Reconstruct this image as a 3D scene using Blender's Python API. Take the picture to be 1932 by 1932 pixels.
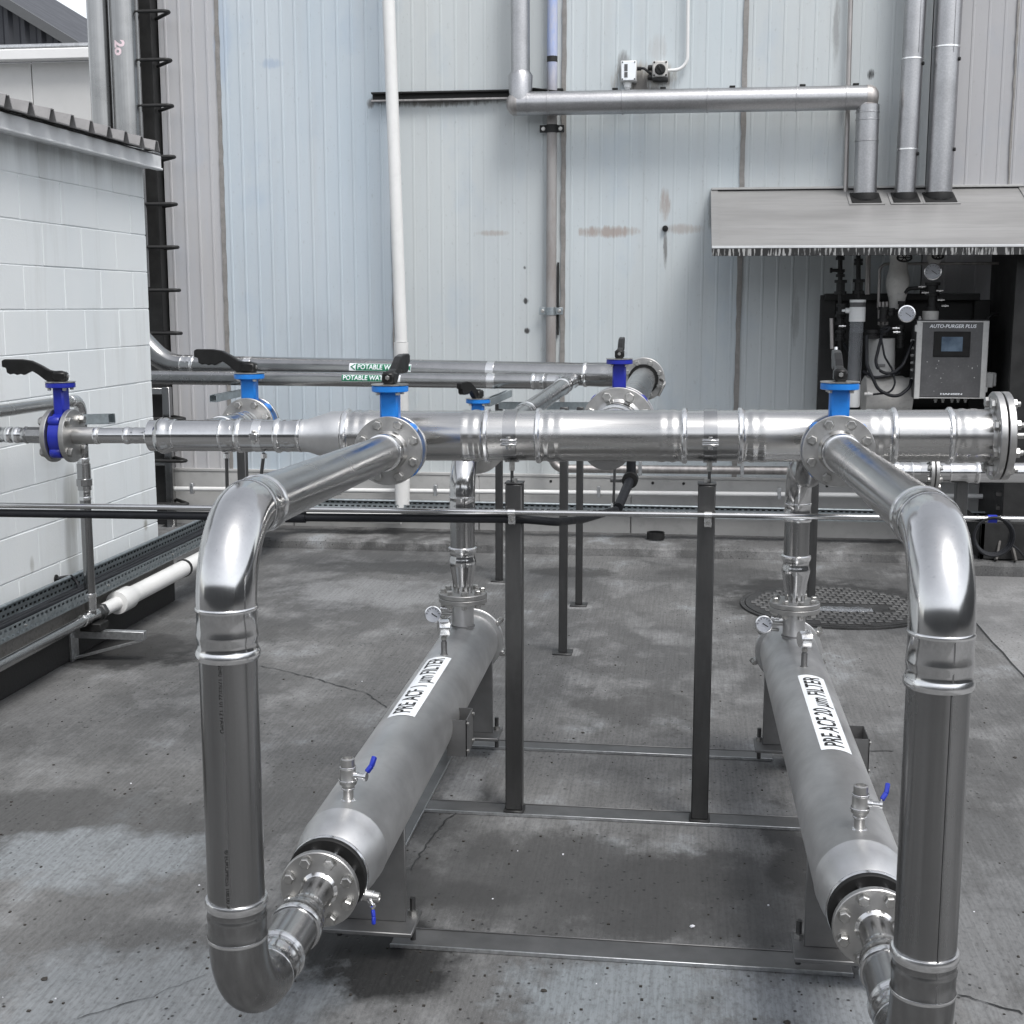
import bpy, bmesh, math, random
from mathutils import Vector, Matrix, Quaternion
R = math.radians
random.seed(7)
for o in list(bpy.data.objects): bpy.data.objects.remove(o)
scene = bpy.context.scene
col = scene.collection

# ------------------------------------------------------------------ camera, sky, sun, exposure
PSI, TH, HC = R(7.52), R(8.89), 1.77          # yaw to the left, pitch down, eye height
FPX = 2500.0 / 1932.0                          # focal length in picture widths
cd = bpy.data.cameras.new('camera'); cam = bpy.data.objects.new('camera', cd); col.objects.link(cam)
cd.sensor_width = 36.0; cd.lens = 36.0 * FPX; cd.clip_start = 0.05; cd.clip_end = 500
cam.location = (0, 0, HC); cam.rotation_euler = (math.pi/2 - TH, 0, PSI)
scene.camera = cam

SUN_EL, SUN_AZ = 58.0, 142.0                   # azimuth clockwise from +Y
world = bpy.data.worlds.new('World'); scene.world = world; world.use_nodes = True
wn = world.node_tree.nodes; wl = world.node_tree.links
bg = wn['Background']
sky = wn.new('ShaderNodeTexSky'); sky.sky_type = 'NISHITA'; sky.sun_disc = False
sky.sun_elevation = R(SUN_EL); sky.sun_rotation = R(SUN_AZ)
sky.air_density = 1.0; sky.dust_density = 1.5; sky.ozone_density = 1.0
hs = wn.new('ShaderNodeHueSaturation'); hs.inputs['Saturation'].default_value = 0.22
wl.new(sky.outputs[0], hs.inputs['Color']); wl.new(hs.outputs[0], bg.inputs['Color'])
bg.inputs['Strength'].default_value = 0.15
sd = bpy.data.lights.new('sun', 'SUN'); sun = bpy.data.objects.new('sun', sd); col.objects.link(sun)
sd.energy = 1.5; sd.angle = R(22); sd.color = (1.0, 0.98, 0.95)
az, el = R(SUN_AZ), R(SUN_EL)
sdir = Vector((math.sin(az)*math.cos(el), math.cos(az)*math.cos(el), math.sin(el)))
sun.rotation_euler = (-sdir).to_track_quat('-Z', 'Y').to_euler()
vs = scene.view_settings
vs.view_transform = 'Standard'; vs.look = 'None'; vs.gamma = 1.0; vs.use_curve_mapping = False
vs.exposure = 0.72
scene.cycles.max_bounces = 6; scene.cycles.glossy_bounces = 4; scene.cycles.transmission_bounces = 4; scene.cycles.diffuse_bounces = 3

# ------------------------------------------------------------------ survey: sight lines of the photograph met with planes of known depth
_f = Vector((-math.sin(PSI)*math.cos(TH), math.cos(PSI)*math.cos(TH), -math.sin(TH)))
_r = Vector((math.cos(PSI), math.sin(PSI), 0)); _u = _r.cross(_f); _c = Vector((0, 0, HC))
def ray(x, y): return _f + _r*((x-966)/2500.0) - _u*((y-966)/2500.0)
def aY(x, y, Y): d = ray(x, y); return _c + d*(Y/d.y)
def aZ(x, y, Z): d = ray(x, y); return _c + d*((Z-HC)/d.z)
def aX(x, y, X): d = ray(x, y); return _c + d*(X/d.x)
def V(*a): return Vector(a)
EX, EY, EZ = V(1, 0, 0), V(0, 1, 0), V(0, 0, 1)

# ------------------------------------------------------------------ materials
class NT:
    def __init__(s, name):
        s.m = bpy.data.materials.new(name); s.m.use_nodes = True
        s.t = s.m.node_tree; s.n = s.t.nodes; s.b = s.n['Principled BSDF']
        s._pos = None
    def new(s, k): return s.n.new(k)
    def link(s, a, b): s.t.links.new(a, b)
    def val(s, sock, v):
        if hasattr(v, 'is_output'): s.link(v, sock)
        else: sock.default_value = v
    def math(s, op, a, b=0.0, clamp=False):
        n = s.new('ShaderNodeMath'); n.operation = op; n.use_clamp = clamp
        s.val(n.inputs[0], a); s.val(n.inputs[1], b); return n.outputs[0]
    def pos(s, scale=(1, 1, 1), off=(0, 0, 0)):
        if s._pos is None: s._pos = s.new('ShaderNodeNewGeometry').outputs['Position']
        mp = s.new('ShaderNodeMapping'); mp.inputs['Scale'].default_value = scale; mp.inputs['Location'].default_value = off
        s.link(s._pos, mp.inputs[0]); return mp.outputs[0]
    def sep(s):
        s.pos(); n = s.new('ShaderNodeSeparateXYZ'); s.link(s._pos, n.inputs[0]); return n.outputs
    def noise(s, scale, stretch=(1, 1, 1), detail=4, rough=.6, off=(0, 0, 0)):
        n = s.new('ShaderNodeTexNoise'); n.inputs['Scale'].default_value = scale
        n.inputs['Detail'].default_value = detail; n.inputs['Roughness'].default_value = rough
        s.link(s.pos(stretch, off), n.inputs['Vector']); return n.outputs[0]
    def ramp(s, v, a, b, lo=0., hi=1.):
        n = s.new('ShaderNodeMapRange'); n.clamp = True
        s.val(n.inputs[0], v); n.inputs[1].default_value = a; n.inputs[2].default_value = b
        n.inputs[3].default_value = lo; n.inputs[4].default_value = hi; return n.outputs[0]
    def mix(s, fac, a, b, mode='MIX'):
        n = s.new('ShaderNodeMix'); n.data_type = 'RGBA'; n.blend_type = mode
        s.val(n.inputs[0], fac)
        for i, c in ((6, a), (7, b)):
            if hasattr(c, 'is_output'): s.link(c, n.inputs[i])
            else: n.inputs[i].default_value = tuple(c)+(1,) if len(c) == 3 else c
        return n.outputs[2]
    def bump(s, h, strength, dist=.01):
        n = s.new('ShaderNodeBump'); n.inputs['Strength'].default_value = strength; n.inputs['Distance'].default_value = dist
        s.link(h, n.inputs['Height']); s.link(n.outputs[0], s.b.inputs['Normal'])
    def set(s, color=None, rough=None, metal=None, **k):
        if color is not None:
            if hasattr(color, 'is_output'): s.link(color, s.b.inputs['Base Color'])
            else: s.b.inputs['Base Color'].default_value = tuple(color)+(1,)
        if rough is not None: s.val(s.b.inputs['Roughness'], rough)
        if metal is not None: s.b.inputs['Metallic'].default_value = metal
        for a, v in k.items(): s.val(s.b.inputs[a.replace('_', ' ')], v)
    def spot(s, xyz, ax, cx, cy, rx, ry):
        """soft ellipse mask, ax = the two world axes used"""
        a = s.math('DIVIDE', s.math('SUBTRACT', xyz[ax[0]], cx), rx); b = s.math('DIVIDE', s.math('SUBTRACT', xyz[ax[1]], cy), ry)
        d = s.math('ADD', s.math('MULTIPLY', a, a), s.math('MULTIPLY', b, b))
        return s.ramp(d, 0., 1., 1., 0.)

    def patch(s, m, n, amt, bias=0., soft=.3):
        """ragged-edged patch: soft ellipse m broken up by the noise n"""
        v = s.math('ADD', s.math('ADD', m, bias*.6), s.math('MULTIPLY', s.math('SUBTRACT', n, .5), 2.2))
        return s.math('MULTIPLY', s.ramp(v, .5-soft/2, .5+soft, 0., amt), s.ramp(m, 0., .2))

def g(v): return (v, v, v)
def metal(name, c, rough, var=.12, grain=(1, 1, 1), gs=30, bump=.0, dirt=.15, rvar=.12, blot=(.5, .75)):
    t = NT(name)
    n1 = t.noise(gs, grain, 5); n2 = t.noise(3.5, (1, 1, 1), 4, .65)
    base = t.mix(t.ramp(n1, .3, .7), tuple(x*(1-var) for x in c), tuple(min(1, x*(1+var)) for x in c))
    base = t.mix(t.ramp(n2, blot[0], blot[1], 0, dirt), base, tuple(x*.45 for x in c))
    n5 = t.noise(150, (1, 1, 1), 3, .7); base = t.mix(t.ramp(n5, .62, .76, 0, .35), base, tuple(x*.5 for x in c))
    t.set(base, t.ramp(t.math('ADD', t.math('MULTIPLY', n2, .6), t.math('MULTIPLY', n1, .4)), .3, .7, rough-rvar*.4, rough+rvar), 1.0)
    if bump: t.bump(n1, bump, .002)
    return t.m
def paint(name, c, rough=.5, var=.1, scale=8, dirt=.2, dcol=None, bump=.05, stretch=(1, 1, 1)):
    t = NT(name)
    n1 = t.noise(scale, stretch, 5); n2 = t.noise(scale*6, stretch, 4)
    base = t.mix(t.ramp(n1, .3, .7), tuple(x*(1-var) for x in c), tuple(min(1, x*(1+var)) for x in c))
    base = t.mix(t.ramp(n2, .52, .8, 0, dirt), base, dcol or tuple(x*.4 for x in c))
    t.set(base, t.ramp(n1, .3, .7, max(.02, rough-.07), rough+.07), 0.)
    if bump: t.bump(n2, bump, .003)
    return t.m
M = {}
M['steel'] = metal('stainless_pipe', g(.40), .2, .08, (1, 1, 1), 9, dirt=.12)
M['steel_v'] = metal('stainless_riser', g(.31), .2, .16, (1, 1, .015), 32, dirt=.2)
M['steel_x'] = metal('stainless_header', (.55, .545, .535), .23, .10, (.05, 1, 1), 60, dirt=.18)
M['polish'] = metal('stainless_polished', g(.60), .13, .05, dirt=.06, rvar=.06)
M['bright'] = metal('stainless_bead', g(.82), .2, .04, dirt=.05, rvar=.06)
M['flange'] = metal('stainless_flange', (.50, .495, .485), .38, .12, gs=25, dirt=.35)
M['bolt'] = metal('stainless_bolt', (.50, .495, .48), .33, .2, gs=80, dirt=.4)
M['vessel'] = metal('pickled_steel', g(.68), .40, .14, (1, .5, 1), 6, dirt=.4, bump=.04, blot=(.45, .66))
M['plate'] = metal('sheet_steel', g(.24), .5, .12, gs=12, dirt=.3)
M['post'] = metal('box_section_steel', g(.13), .42, .15, (1, 1, .2), 18, dirt=.4)
M['galv'] = metal('galvanised', (.55, .56, .57), .42, .2, gs=60, dirt=.35)
M['galv_strut'] = metal('galvanised_strut', (.40, .44, .46), .45, .2, gs=40, dirt=.4)
M['lagging'] = metal('aluminium_lagging', (.43, .43, .44), .33, .12, gs=90, dirt=.3, bump=.12)
M['dullpipe'] = metal('weathered_pipe', (.42, .40, .39), .5, .22, (1, 1, .15), 30, dirt=.4)
M['darksteel'] = paint('dark_steel', g(.022), .5, .3, 10, .2, g(.05))
M['black'] = paint('black_plastic', g(.012), .35, .2, 20, .2, g(.03), .03)
M['rubber'] = paint('black_rubber', g(.012), .6, .2, 20, .2, g(.03), .03)
M['cable'] = paint('black_cable', (.012, .013, .016), .5, .2, 20, .3, g(.04), .05)
M['blue'] = paint('bright_blue_enamel', (.012, .19, .62), .38, .12, 14, .25, (.01, .09, .3))
M['navy'] = paint('dark_blue_enamel', (.012, .022, .30), .36, .15, 14, .25, (.006, .01, .12))
M['handleblue'] = paint('blue_lever_sleeve', (.012, .03, .36), .35, .1, 14, .1)
M['pvc'] = paint('white_pvc', (.70, .70, .69), .42, .05, 3, .16, g(.42), .0)
M['white'] = paint('white_plastic', (.72, .73, .73), .4, .05, 6, .15, g(.4), .0)
M['label'] = paint('white_label', (.80, .83, .86), .35, .03, 6, .05, g(.6), .0)
M['ink'] = paint('black_print', g(.01), .5, .1, 6, 0., None, .0)
M['etch'] = paint('etched_print', g(.015), .5, .1, 6, 0., None, .0)
M['green'] = paint('green_label', (.008, .17, .085), .35, .06, 6, .05, None, .0)
M['pink'] = paint('pink_marking', (.75, .6, .64), .6, .1, 60, .4, g(.4), .0)
M['greybox'] = paint('grey_enamel', (.085, .085, .088), .42, .12, 9, .3, g(.2), .03)
M['lightgrey'] = paint('light_grey_plastic', (.48, .48, .47), .45, .08, 9, .3, g(.22), .03)
M['insul'] = paint('dirty_white_insulation', (.52, .51, .49), .6, .12, 6, .4, g(.2), .2)
M['timber'] = paint('weathered_timber', (.10, .095, .09), .8, .4, 14, .4, g(.04), .3, (1, .2, 1))
M['bluetape'] = paint('blue_tape', (.012, .03, .40), .4, .05)
M['fascia'] = paint('grey_fascia_paint', (.60, .61, .62), .5, .12, 2.5, .3, g(.25), .05)
M['roofing'] = paint('weathered_roof_sheet', (.22, .215, .215), .55, .2, 5, .4, g(.12), .05)
M['darkroof'] = paint('dark_roof_cladding', (.032, .034, .042), .5, .1, 3, .15)
M['darktrim'] = paint('dark_roof_trim', (.085, .088, .092), .5, .1, 3, .1)
M['farwall'] = paint('far_cladding', (.56, .56, .555), .6, .06, 1.5, .15, g(.35), .02)
M['farwhite'] = paint('far_fascia', (.78, .78, .78), .5, .04, 2, .1, g(.5), .0)
M['seal'] = paint('grey_brown_sealant', (.23, .22, .21), .7, .2, 12, .4, g(.09), .2)
M['stone'] = paint('white_stone', (.75, .76, .8), .7, .1, 60, .2, g(.5), .3)
M['leaf'] = paint('dead_leaf', (.03, .026, .022), .7, .3, 60, .2)
M['dial'] = paint('gauge_dial', (.55, .57, .62), .4, .03, 6, .05, g(.4), .0)
M['manhole'] = paint('manhole_iron', g(.04), .45, .35, 9, .4, g(.11), .2)
M['stud'] = paint('manhole_tread', g(.085), .5, .4, 9, .4, g(.03), .2)
M['sleeve'] = paint('rear_wall_paint', g(.13), .7, .15, .7, .2)

for k_ in ('darksteel', 'black', 'rubber', 'cable'): M[k_].node_tree.nodes['Principled BSDF'].inputs['Specular IOR Level'].default_value = .28
t = NT('clear_tube'); t.set((.55, .57, .6), .08, 0.); t.set(Transmission_Weight=.75, IOR=1.2); M['clear'] = t.m
t = NT('gauge_glass'); t.set((1, 1, 1), .03, 0.); t.set(Transmission_Weight=1., IOR=1.1); M['glass'] = t.m
t = NT('lcd_screen'); n = t.noise(9, (1, 1, 1)); t.set(t.mix(t.ramp(n, .35, .65), (.06, .09, .13), (.13, .18, .24)), .25, 0.)
M['lcd'] = t.m

def cladding(name, c, c2, ribdark=.25, lilac=None):
    t = NT(name); xyz = t.sep()
    n1 = t.noise(1.1, (1, 1, .35), 6, .62); n2 = t.noise(7, (1, 1, .06), 5, .65); n3 = t.noise(45, (1, 1, .5), 4, .7)
    n4 = t.noise(2.6, (1, 1, .7), 5, .6, (3, 1, 7))
    base = t.mix(t.ramp(n1, .35, .65), c, c2)
    base = t.mix(t.ramp(n4, .56, .72, 0, .4), base, (c2[0]*.74, c2[1]*.82, c2[2]*.93))
    base = t.mix(t.ramp(n2, .5, .74, 0, .22), base, (.36, .36, .355))
    base = t.mix(t.ramp(n3, .62, .78, 0, .4), base, (.2, .2, .19))
    if lilac: base = t.mix(t.ramp(n2, .35, .6, 0, .5), base, lilac)
    sn = t.noise(26, (1, 1, .16), 5, .75)
    # rust marks and run-off streaks that belong to the sheet
    for (px, py, rx, rz, ccol, amt) in STAINS:
        p = aY(px, py, YW)
        m = t.patch(t.spot(xyz, (0, 2), p.x, p.z, rx, rz), sn, amt, .0, .4)
        base = t.mix(m, base, ccol)
    t.set(base, t.ramp(n3, .3, .7, .5, .68), 0.)
    t.bump(t.math('ADD', n3, t.math('MULTIPLY', n1, 2.)), .10, .004)
    return t.m
YW = 9.85
RUST = (.30, .235, .20); GRIME = (.13, .125, .12)
STAINS = [(1150, 437, .28, .055, RUST, .75), (1290, 432, .2, .05, RUST, .5), (930, 440, .16, .03, RUST, .5), (1255, 385, .05, .15, RUST, .65), (1255, 470, .022, .18, GRIME, .8),
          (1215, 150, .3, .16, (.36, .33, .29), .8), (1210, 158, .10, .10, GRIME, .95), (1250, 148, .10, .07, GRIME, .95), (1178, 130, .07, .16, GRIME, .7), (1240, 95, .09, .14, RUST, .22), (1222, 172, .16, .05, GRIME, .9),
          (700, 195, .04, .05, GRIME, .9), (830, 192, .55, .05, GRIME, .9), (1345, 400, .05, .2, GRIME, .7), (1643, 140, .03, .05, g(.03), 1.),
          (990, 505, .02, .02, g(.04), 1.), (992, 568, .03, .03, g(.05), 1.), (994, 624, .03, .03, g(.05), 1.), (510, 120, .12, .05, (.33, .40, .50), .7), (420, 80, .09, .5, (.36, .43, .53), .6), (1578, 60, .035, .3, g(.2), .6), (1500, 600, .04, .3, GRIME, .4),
          (600, 640, .35, .35, (.38, .42, .46), .45)]
M['clad_left'] = cladding('cladding_beige', (.425, .418, .42), (.47, .465, .468), lilac=(.41, .425, .465))
M['clad_blue'] = cladding('cladding_blue', (.425, .49, .545), (.48, .53, .57))
M['clad_grey'] = cladding('cladding_grey', (.465, .50, .515), (.51, .54, .545))
M['clad_aqua'] = cladding('cladding_aqua', (.475, .525, .55), (.52, .56, .575))
M['clad_lilac'] = cladding('cladding_lilac', (.35, .35, .362), (.40, .398, .41))
M['skirting'] = paint('skirting_paint', (.40, .40, .395), .55, .1, 2.5, .35, g(.2), .05)

def block_paint():
    t = NT('white_block_paint'); xyz = t.sep()
    n1 = t.noise(1.4, (1, 1, .5), 5); n3 = t.noise(70, (1, 1, 1), 4, .7); n2 = t.noise(6, (1, 1, .12), 5, .6)
    oi = t.new('ShaderNodeObjectInfo').outputs['Random']
    base = t.mix(t.ramp(n1, .35, .65), (.70, .735, .75), (.745, .77, .775))
    base = t.mix(t.ramp(oi, 0, 1, 0, .16), base, (.64, .67, .685))
    base = t.mix(t.ramp(n2, .54, .78, 0, .4), base, (.42, .42, .40))
    for (px, py, ry, rz, amt) in [(135, 945, .10, .22, .9), (135, 1030, .08, .3, .7), (60, 1066, .025, .05, .9), (275, 990, .03, .04, .8), (106, 1110, .02, .05, .7), (100, 830, .3, .15, .3)]:
        p = aX(px, py, -3.1)
        base = t.mix(t.math('MULTIPLY', t.spot(xyz, (1, 2), p.y, p.z, ry, rz), t.ramp(n2, .3, .6, .1, amt)), base, (.24, .23, .19))
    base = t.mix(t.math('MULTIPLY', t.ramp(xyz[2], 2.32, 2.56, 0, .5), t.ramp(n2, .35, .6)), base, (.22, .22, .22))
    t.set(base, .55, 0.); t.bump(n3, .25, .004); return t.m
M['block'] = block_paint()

def concrete(name, lo, mid, hi, broom=1., stains=(), tint=(.34, .38, .41), pits=1.):
    t = NT(name); xyz = t.sep()
    big = t.noise(.75, (1, .8, 1), 6, .62, (4.3, 2.1, 0)); med = t.noise(3.2, (1, .7, 1), 6, .66); fine = t.noise(85, (1, .45, 1), 4, .7)
    br = t.noise(95, (1, .03, 1), 3, .6); gr = t.noise(260, (1, 1, 1), 3, .7)
    base = t.mix(t.ramp(big, .42, .58), lo, mid)
    base = t.mix(t.ramp(med, .48, .66, 0, .8), base, hi)
    base = t.mix(t.math('MULTIPLY', t.ramp(med, .56, .7), t.ramp(big, .5, .6, 0, .5)), base, tint)
    base = t.mix(t.ramp(t.noise(5.5, (1, .6, 1), 6, .7, (9, 3, 0)), .55, .75, 0, .55), base, tuple(x*.5 for x in lo))
    base = t.mix(t.ramp(gr, .52, .7, 0., .3), base, tuple(x*1.35 for x in hi))
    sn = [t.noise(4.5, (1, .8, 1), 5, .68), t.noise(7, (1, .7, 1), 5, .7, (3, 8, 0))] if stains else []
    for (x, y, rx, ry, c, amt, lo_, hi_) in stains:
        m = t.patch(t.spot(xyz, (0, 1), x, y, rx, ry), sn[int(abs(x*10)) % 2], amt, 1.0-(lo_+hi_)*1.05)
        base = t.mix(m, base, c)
    base = t.mix(t.ramp(br, .42, .6, 0., .22*broom), base, tuple(x*.4 for x in lo))
    base = t.mix(t.ramp(fine, .48, .68, 0., .42), base, tuple(x*.38 for x in lo))
    v = t.new('ShaderNodeTexVoronoi'); v.inputs['Scale'].default_value = 30; t.link(t.pos((1, .85, 1)), v.inputs['Vector'])
    pit = t.math('MULTIPLY', t.ramp(v.outputs['Distance'], .09, .17, 1., 0.), t.ramp(t.noise(1.6, (1, 1, 1), 4, .6, (7, 7, 0)), .46, .56))
    v2 = t.new('ShaderNodeTexVoronoi'); v2.inputs['Scale'].default_value = 13; t.link(t.pos((1, .8, 1), (5, 2, 0)), v2.inputs['Vector'])
    pit = t.math('MAXIMUM', pit, t.math('MULTIPLY', t.ramp(v2.outputs['Distance'], .03, .08, 1., 0.), t.ramp(v2.outputs['Color'], .45, .6)))
    base = t.mix(t.math('MULTIPLY', pit, .88*pits), base, g(.012))
    wet = t.ramp(big, .36, .6, .62, .9)
    t.set(base, wet, 0.)
    h = t.math('ADD', t.math('MULTIPLY', br, .8*broom), t.math('MULTIPLY', fine, .5)); h = t.math('SUBTRACT', h, t.math('MULTIPLY', pit, 2.))
    t.bump(h, .38, .004); return t.m
def gp(px, py): p = aZ(px, py, 0); return p.x, p.y
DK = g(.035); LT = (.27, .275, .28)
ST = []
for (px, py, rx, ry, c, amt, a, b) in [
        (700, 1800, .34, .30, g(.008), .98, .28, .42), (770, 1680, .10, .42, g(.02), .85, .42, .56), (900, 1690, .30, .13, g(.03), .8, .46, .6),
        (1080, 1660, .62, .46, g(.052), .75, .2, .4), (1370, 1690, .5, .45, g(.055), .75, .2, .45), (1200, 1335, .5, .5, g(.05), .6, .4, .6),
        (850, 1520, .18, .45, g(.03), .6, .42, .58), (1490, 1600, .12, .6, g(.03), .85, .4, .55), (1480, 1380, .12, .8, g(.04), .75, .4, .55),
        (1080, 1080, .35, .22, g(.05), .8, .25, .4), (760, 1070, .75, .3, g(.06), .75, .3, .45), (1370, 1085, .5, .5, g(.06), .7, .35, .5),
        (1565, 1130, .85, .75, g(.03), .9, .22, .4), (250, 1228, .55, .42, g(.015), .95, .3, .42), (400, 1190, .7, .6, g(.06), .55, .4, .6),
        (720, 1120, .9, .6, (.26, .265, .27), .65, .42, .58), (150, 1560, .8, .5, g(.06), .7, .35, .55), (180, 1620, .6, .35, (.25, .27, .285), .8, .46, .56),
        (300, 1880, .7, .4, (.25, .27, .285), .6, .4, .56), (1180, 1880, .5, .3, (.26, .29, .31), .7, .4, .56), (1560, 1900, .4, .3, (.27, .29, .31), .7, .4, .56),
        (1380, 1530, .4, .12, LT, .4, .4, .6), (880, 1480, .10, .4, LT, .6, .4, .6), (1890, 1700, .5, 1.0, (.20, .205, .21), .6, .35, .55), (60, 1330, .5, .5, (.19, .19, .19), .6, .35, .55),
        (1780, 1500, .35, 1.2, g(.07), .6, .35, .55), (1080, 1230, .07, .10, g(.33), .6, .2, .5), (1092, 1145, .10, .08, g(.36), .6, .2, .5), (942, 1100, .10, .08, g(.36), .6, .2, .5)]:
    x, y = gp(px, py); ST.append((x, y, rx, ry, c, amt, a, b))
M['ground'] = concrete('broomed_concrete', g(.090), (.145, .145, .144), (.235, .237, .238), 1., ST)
M['ground2'] = concrete('paler_concrete', g(.17), g(.23), g(.30), .4)
M['kerbc'] = concrete('kerb_concrete', g(.06), g(.13), g(.26), .1)
def plinth():
    t = NT('plinth_concrete'); xyz = t.sep(); n = t.noise(5, (1, 1, 1), 6, .65); n2 = t.noise(60, (1, 1, 1), 4)
    zz = t.math('ADD', xyz[2], t.math('MULTIPLY', n, .09))
    base = t.mix(t.ramp(zz, .185, .215), g(.022), (.27, .26, .245))
    base = t.mix(t.ramp(n2, .5, .75, 0, .5), base, g(.03)); t.set(base, .7, 0.); t.bump(n2, .4, .004); return t.m
M['plinth'] = plinth()
def dripcol():
    t = NT('dripping_tar_white'); n = t.noise(75, (1, 1, .10), 3, .6); xyz = t.sep()
    base = t.mix(t.ramp(n, .52, .6), g(.012), (.33, .33, .325)); t.set(base, .5, 0.); return t.m
M['drip'] = dripcol()
def canopyc():
    t = NT('canopy_sheet'); n = t.noise(2.5, (.25, 1, 1), 5, .6); n2 = t.noise(30, (.08, 1, 1), 4, .6)
    base = t.mix(t.ramp(n, .35, .65), (.19, .187, .184), (.26, .257, .254)); base = t.mix(t.ramp(n2, .48, .72, 0, .5), base, g(.16))
    t.set(base, .5, 0.); t.bump(n2, .05, .003); return t.m
M['canopy'] = canopyc()
def bluepipe():
    t = NT('faded_blue_pipe'); xyz = t.sep(); n = t.noise(9, (1, 1, .3), 5, .7)
    a = t.mix(t.ramp(n, .4, .62), (.30, .29, .285), (.24, .22, .21)); b = t.mix(t.ramp(n, .42, .6), (.33, .40, .62), (.46, .47, .55))
    base = t.mix(t.ramp(t.math('ADD', xyz[2], t.math('MULTIPLY', n, .7)), 3.55, 3.9), a, b)
    t.set(base, .55, 0.); t.bump(n, .1, .003); return t.m
M['bluepipe'] = bluepipe()

# ------------------------------------------------------------------ mesh building
def frame(ax):
    ax = ax.normalized(); ref = EZ if abs(ax.z) < .9 else EX
    a = ref.cross(ax).normalized(); return a, ax.cross(a)
class MB:
    def __init__(s): s.v = []; s.f = []
    def add(s, v, f):
        k = len(s.v); s.v += [tuple(p) for p in v]; s.f += [tuple(i+k for i in q) for q in f]; return s
    def lathe(s, p0, ax, prof, n=32, cap0=True, cap1=True):
        """prof = [(distance along ax, radius)]"""
        ax = ax.normalized(); a, b = frame(ax); v = []; f = []
        for (d, r) in prof:
            for i in range(n):
                w = 2*math.pi*i/n; v.append(p0 + ax*d + (a*math.cos(w)+b*math.sin(w))*r)
        m = len(prof)
        for j in range(m-1):
            for i in range(n):
                i2 = (i+1) % n; f.append((j*n+i, j*n+i2, (j+1)*n+i2, (j+1)*n+i))
        if cap0: f.append(tuple(reversed(range(n))))
        if cap1: f.append(tuple((m-1)*n+i for i in range(n)))
        return s.add(v, f)
    def cyl(s, p0, p1, r, n=24, r1=None):
        d = p1-p0; return s.lathe(p0, d, [(0, r), (d.length, r if r1 is None else r1)], n)
    def tube(s, pts, r, n=16, cap=True):
        v = []; f = []; m = len(pts); t0 = (pts[1]-pts[0]).normalized(); a, b = frame(t0)
        for k, p in enumerate(pts):
            if k == 0: t = pts[1]-pts[0]
            elif k == m-1: t = pts[-1]-pts[-2]
            else: t = (pts[k+1]-pts[k]).normalized()+(pts[k]-pts[k-1]).normalized()
            t = t.normalized(); q = t0.rotation_difference(t); a = q @ a; b = q @ b; t0 = t
            for i in range(n):
                w = 2*math.pi*i/n; v.append(p + (a*math.cos(w)+b*math.sin(w))*r)
        for j in range(m-1):
            for i in range(n):
                i2 = (i+1) % n; f.append((j*n+i, j*n+i2, (j+1)*n+i2, (j+1)*n+i))
        if cap: f.append(tuple(reversed(range(n)))); f.append(tuple((m-1)*n+i for i in range(n)))
        return s.add(v, f)
    def box(s, lo, hi, c=0.0, mtx=None):
        """chamfered box between two corners; mtx places it"""
        lo = Vector([min(a, b) for a, b in zip(lo, hi)]); hi2 = Vector(hi); hi = Vector([max(lo[i], hi2[i]) for i in range(3)])
        if c <= 0:
            v = [V(x, y, z) for x in (lo.x, hi.x) for y in (lo.y, hi.y) for z in (lo.z, hi.z)]
            f = [(0, 1, 3, 2), (4, 6, 7, 5), (0, 4, 5, 1), (2, 3, 7, 6), (0, 2, 6, 4), (1, 5, 7, 3)]
        else:
            v = []; idx = {}
            for i in (0, 1):
                for j in (0, 1):
                    for k in (0, 1):
                        p = [(lo.x, hi.x)[i], (lo.y, hi.y)[j], (lo.z, hi.z)[k]]; sg = [1-2*i, 1-2*j, 1-2*k]
                        for axn in range(3):      # vertex on the face normal to axn
                            q = list(p)
                            for o in range(3):
                                if o != axn: q[o] += sg[o]*c
                            idx[(i, j, k, axn)] = len(v); v.append(V(*q))
            f = []
            for sd_ in (0, 1):
                f.append([idx[(sd_, a, b, 0)] for a, b in ((0, 0), (0, 1), (1, 1), (1, 0))])
                f.append([idx[(a, sd_, b, 1)] for a, b in ((0, 0), (1, 0), (1, 1), (0, 1))])
                f.append([idx[(a, b, sd_, 2)] for a, b in ((0, 0), (0, 1), (1, 1), (1, 0))])
            for a in (0, 1):
                for b in (0, 1):
                    f.append([idx[(0, a, b, 1)], idx[(1, a, b, 1)], idx[(1, a, b, 2)], idx[(0, a, b, 2)]])
                    f.append([idx[(a, 0, b, 0)], idx[(a, 1, b, 0)], idx[(a, 1, b, 2)], idx[(a, 0, b, 2)]])
                    f.append([idx[(a, b, 0, 0)], idx[(a, b, 1, 0)], idx[(a, b, 1, 1)], idx[(a, b, 0, 1)]])
                    for k in (0, 1): f.append([idx[(a, b, k, 0)], idx[(a, b, k, 1)], idx[(a, b, k, 2)]])
        if mtx is not None: v = [mtx @ p for p in v]
        return s.add(v, f)
    def prism(s, pts, d):
        """extrude the polygon pts (3-D) by the vector d"""
        n = len(pts); v = list(pts)+[p+d for p in pts]
        f = [tuple(range(n)), tuple(reversed(range(n, 2*n)))]+[(i, (i+1) % n, n+(i+1) % n, n+i) for i in range(n)]
        return s.add(v, f)
    def beam(s, p0, p1, w, h, upv=EZ, c=.0):
        d = p1-p0; L = d.length; y = d.normalized(); x = y.cross(upv).normalized(); z = x.cross(y)
        m = Matrix((x, y, z)).transposed().to_4x4(); m.translation = p0
        return s.box((-w/2, 0, -h/2), (w/2, L, h/2), c, m)
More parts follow.
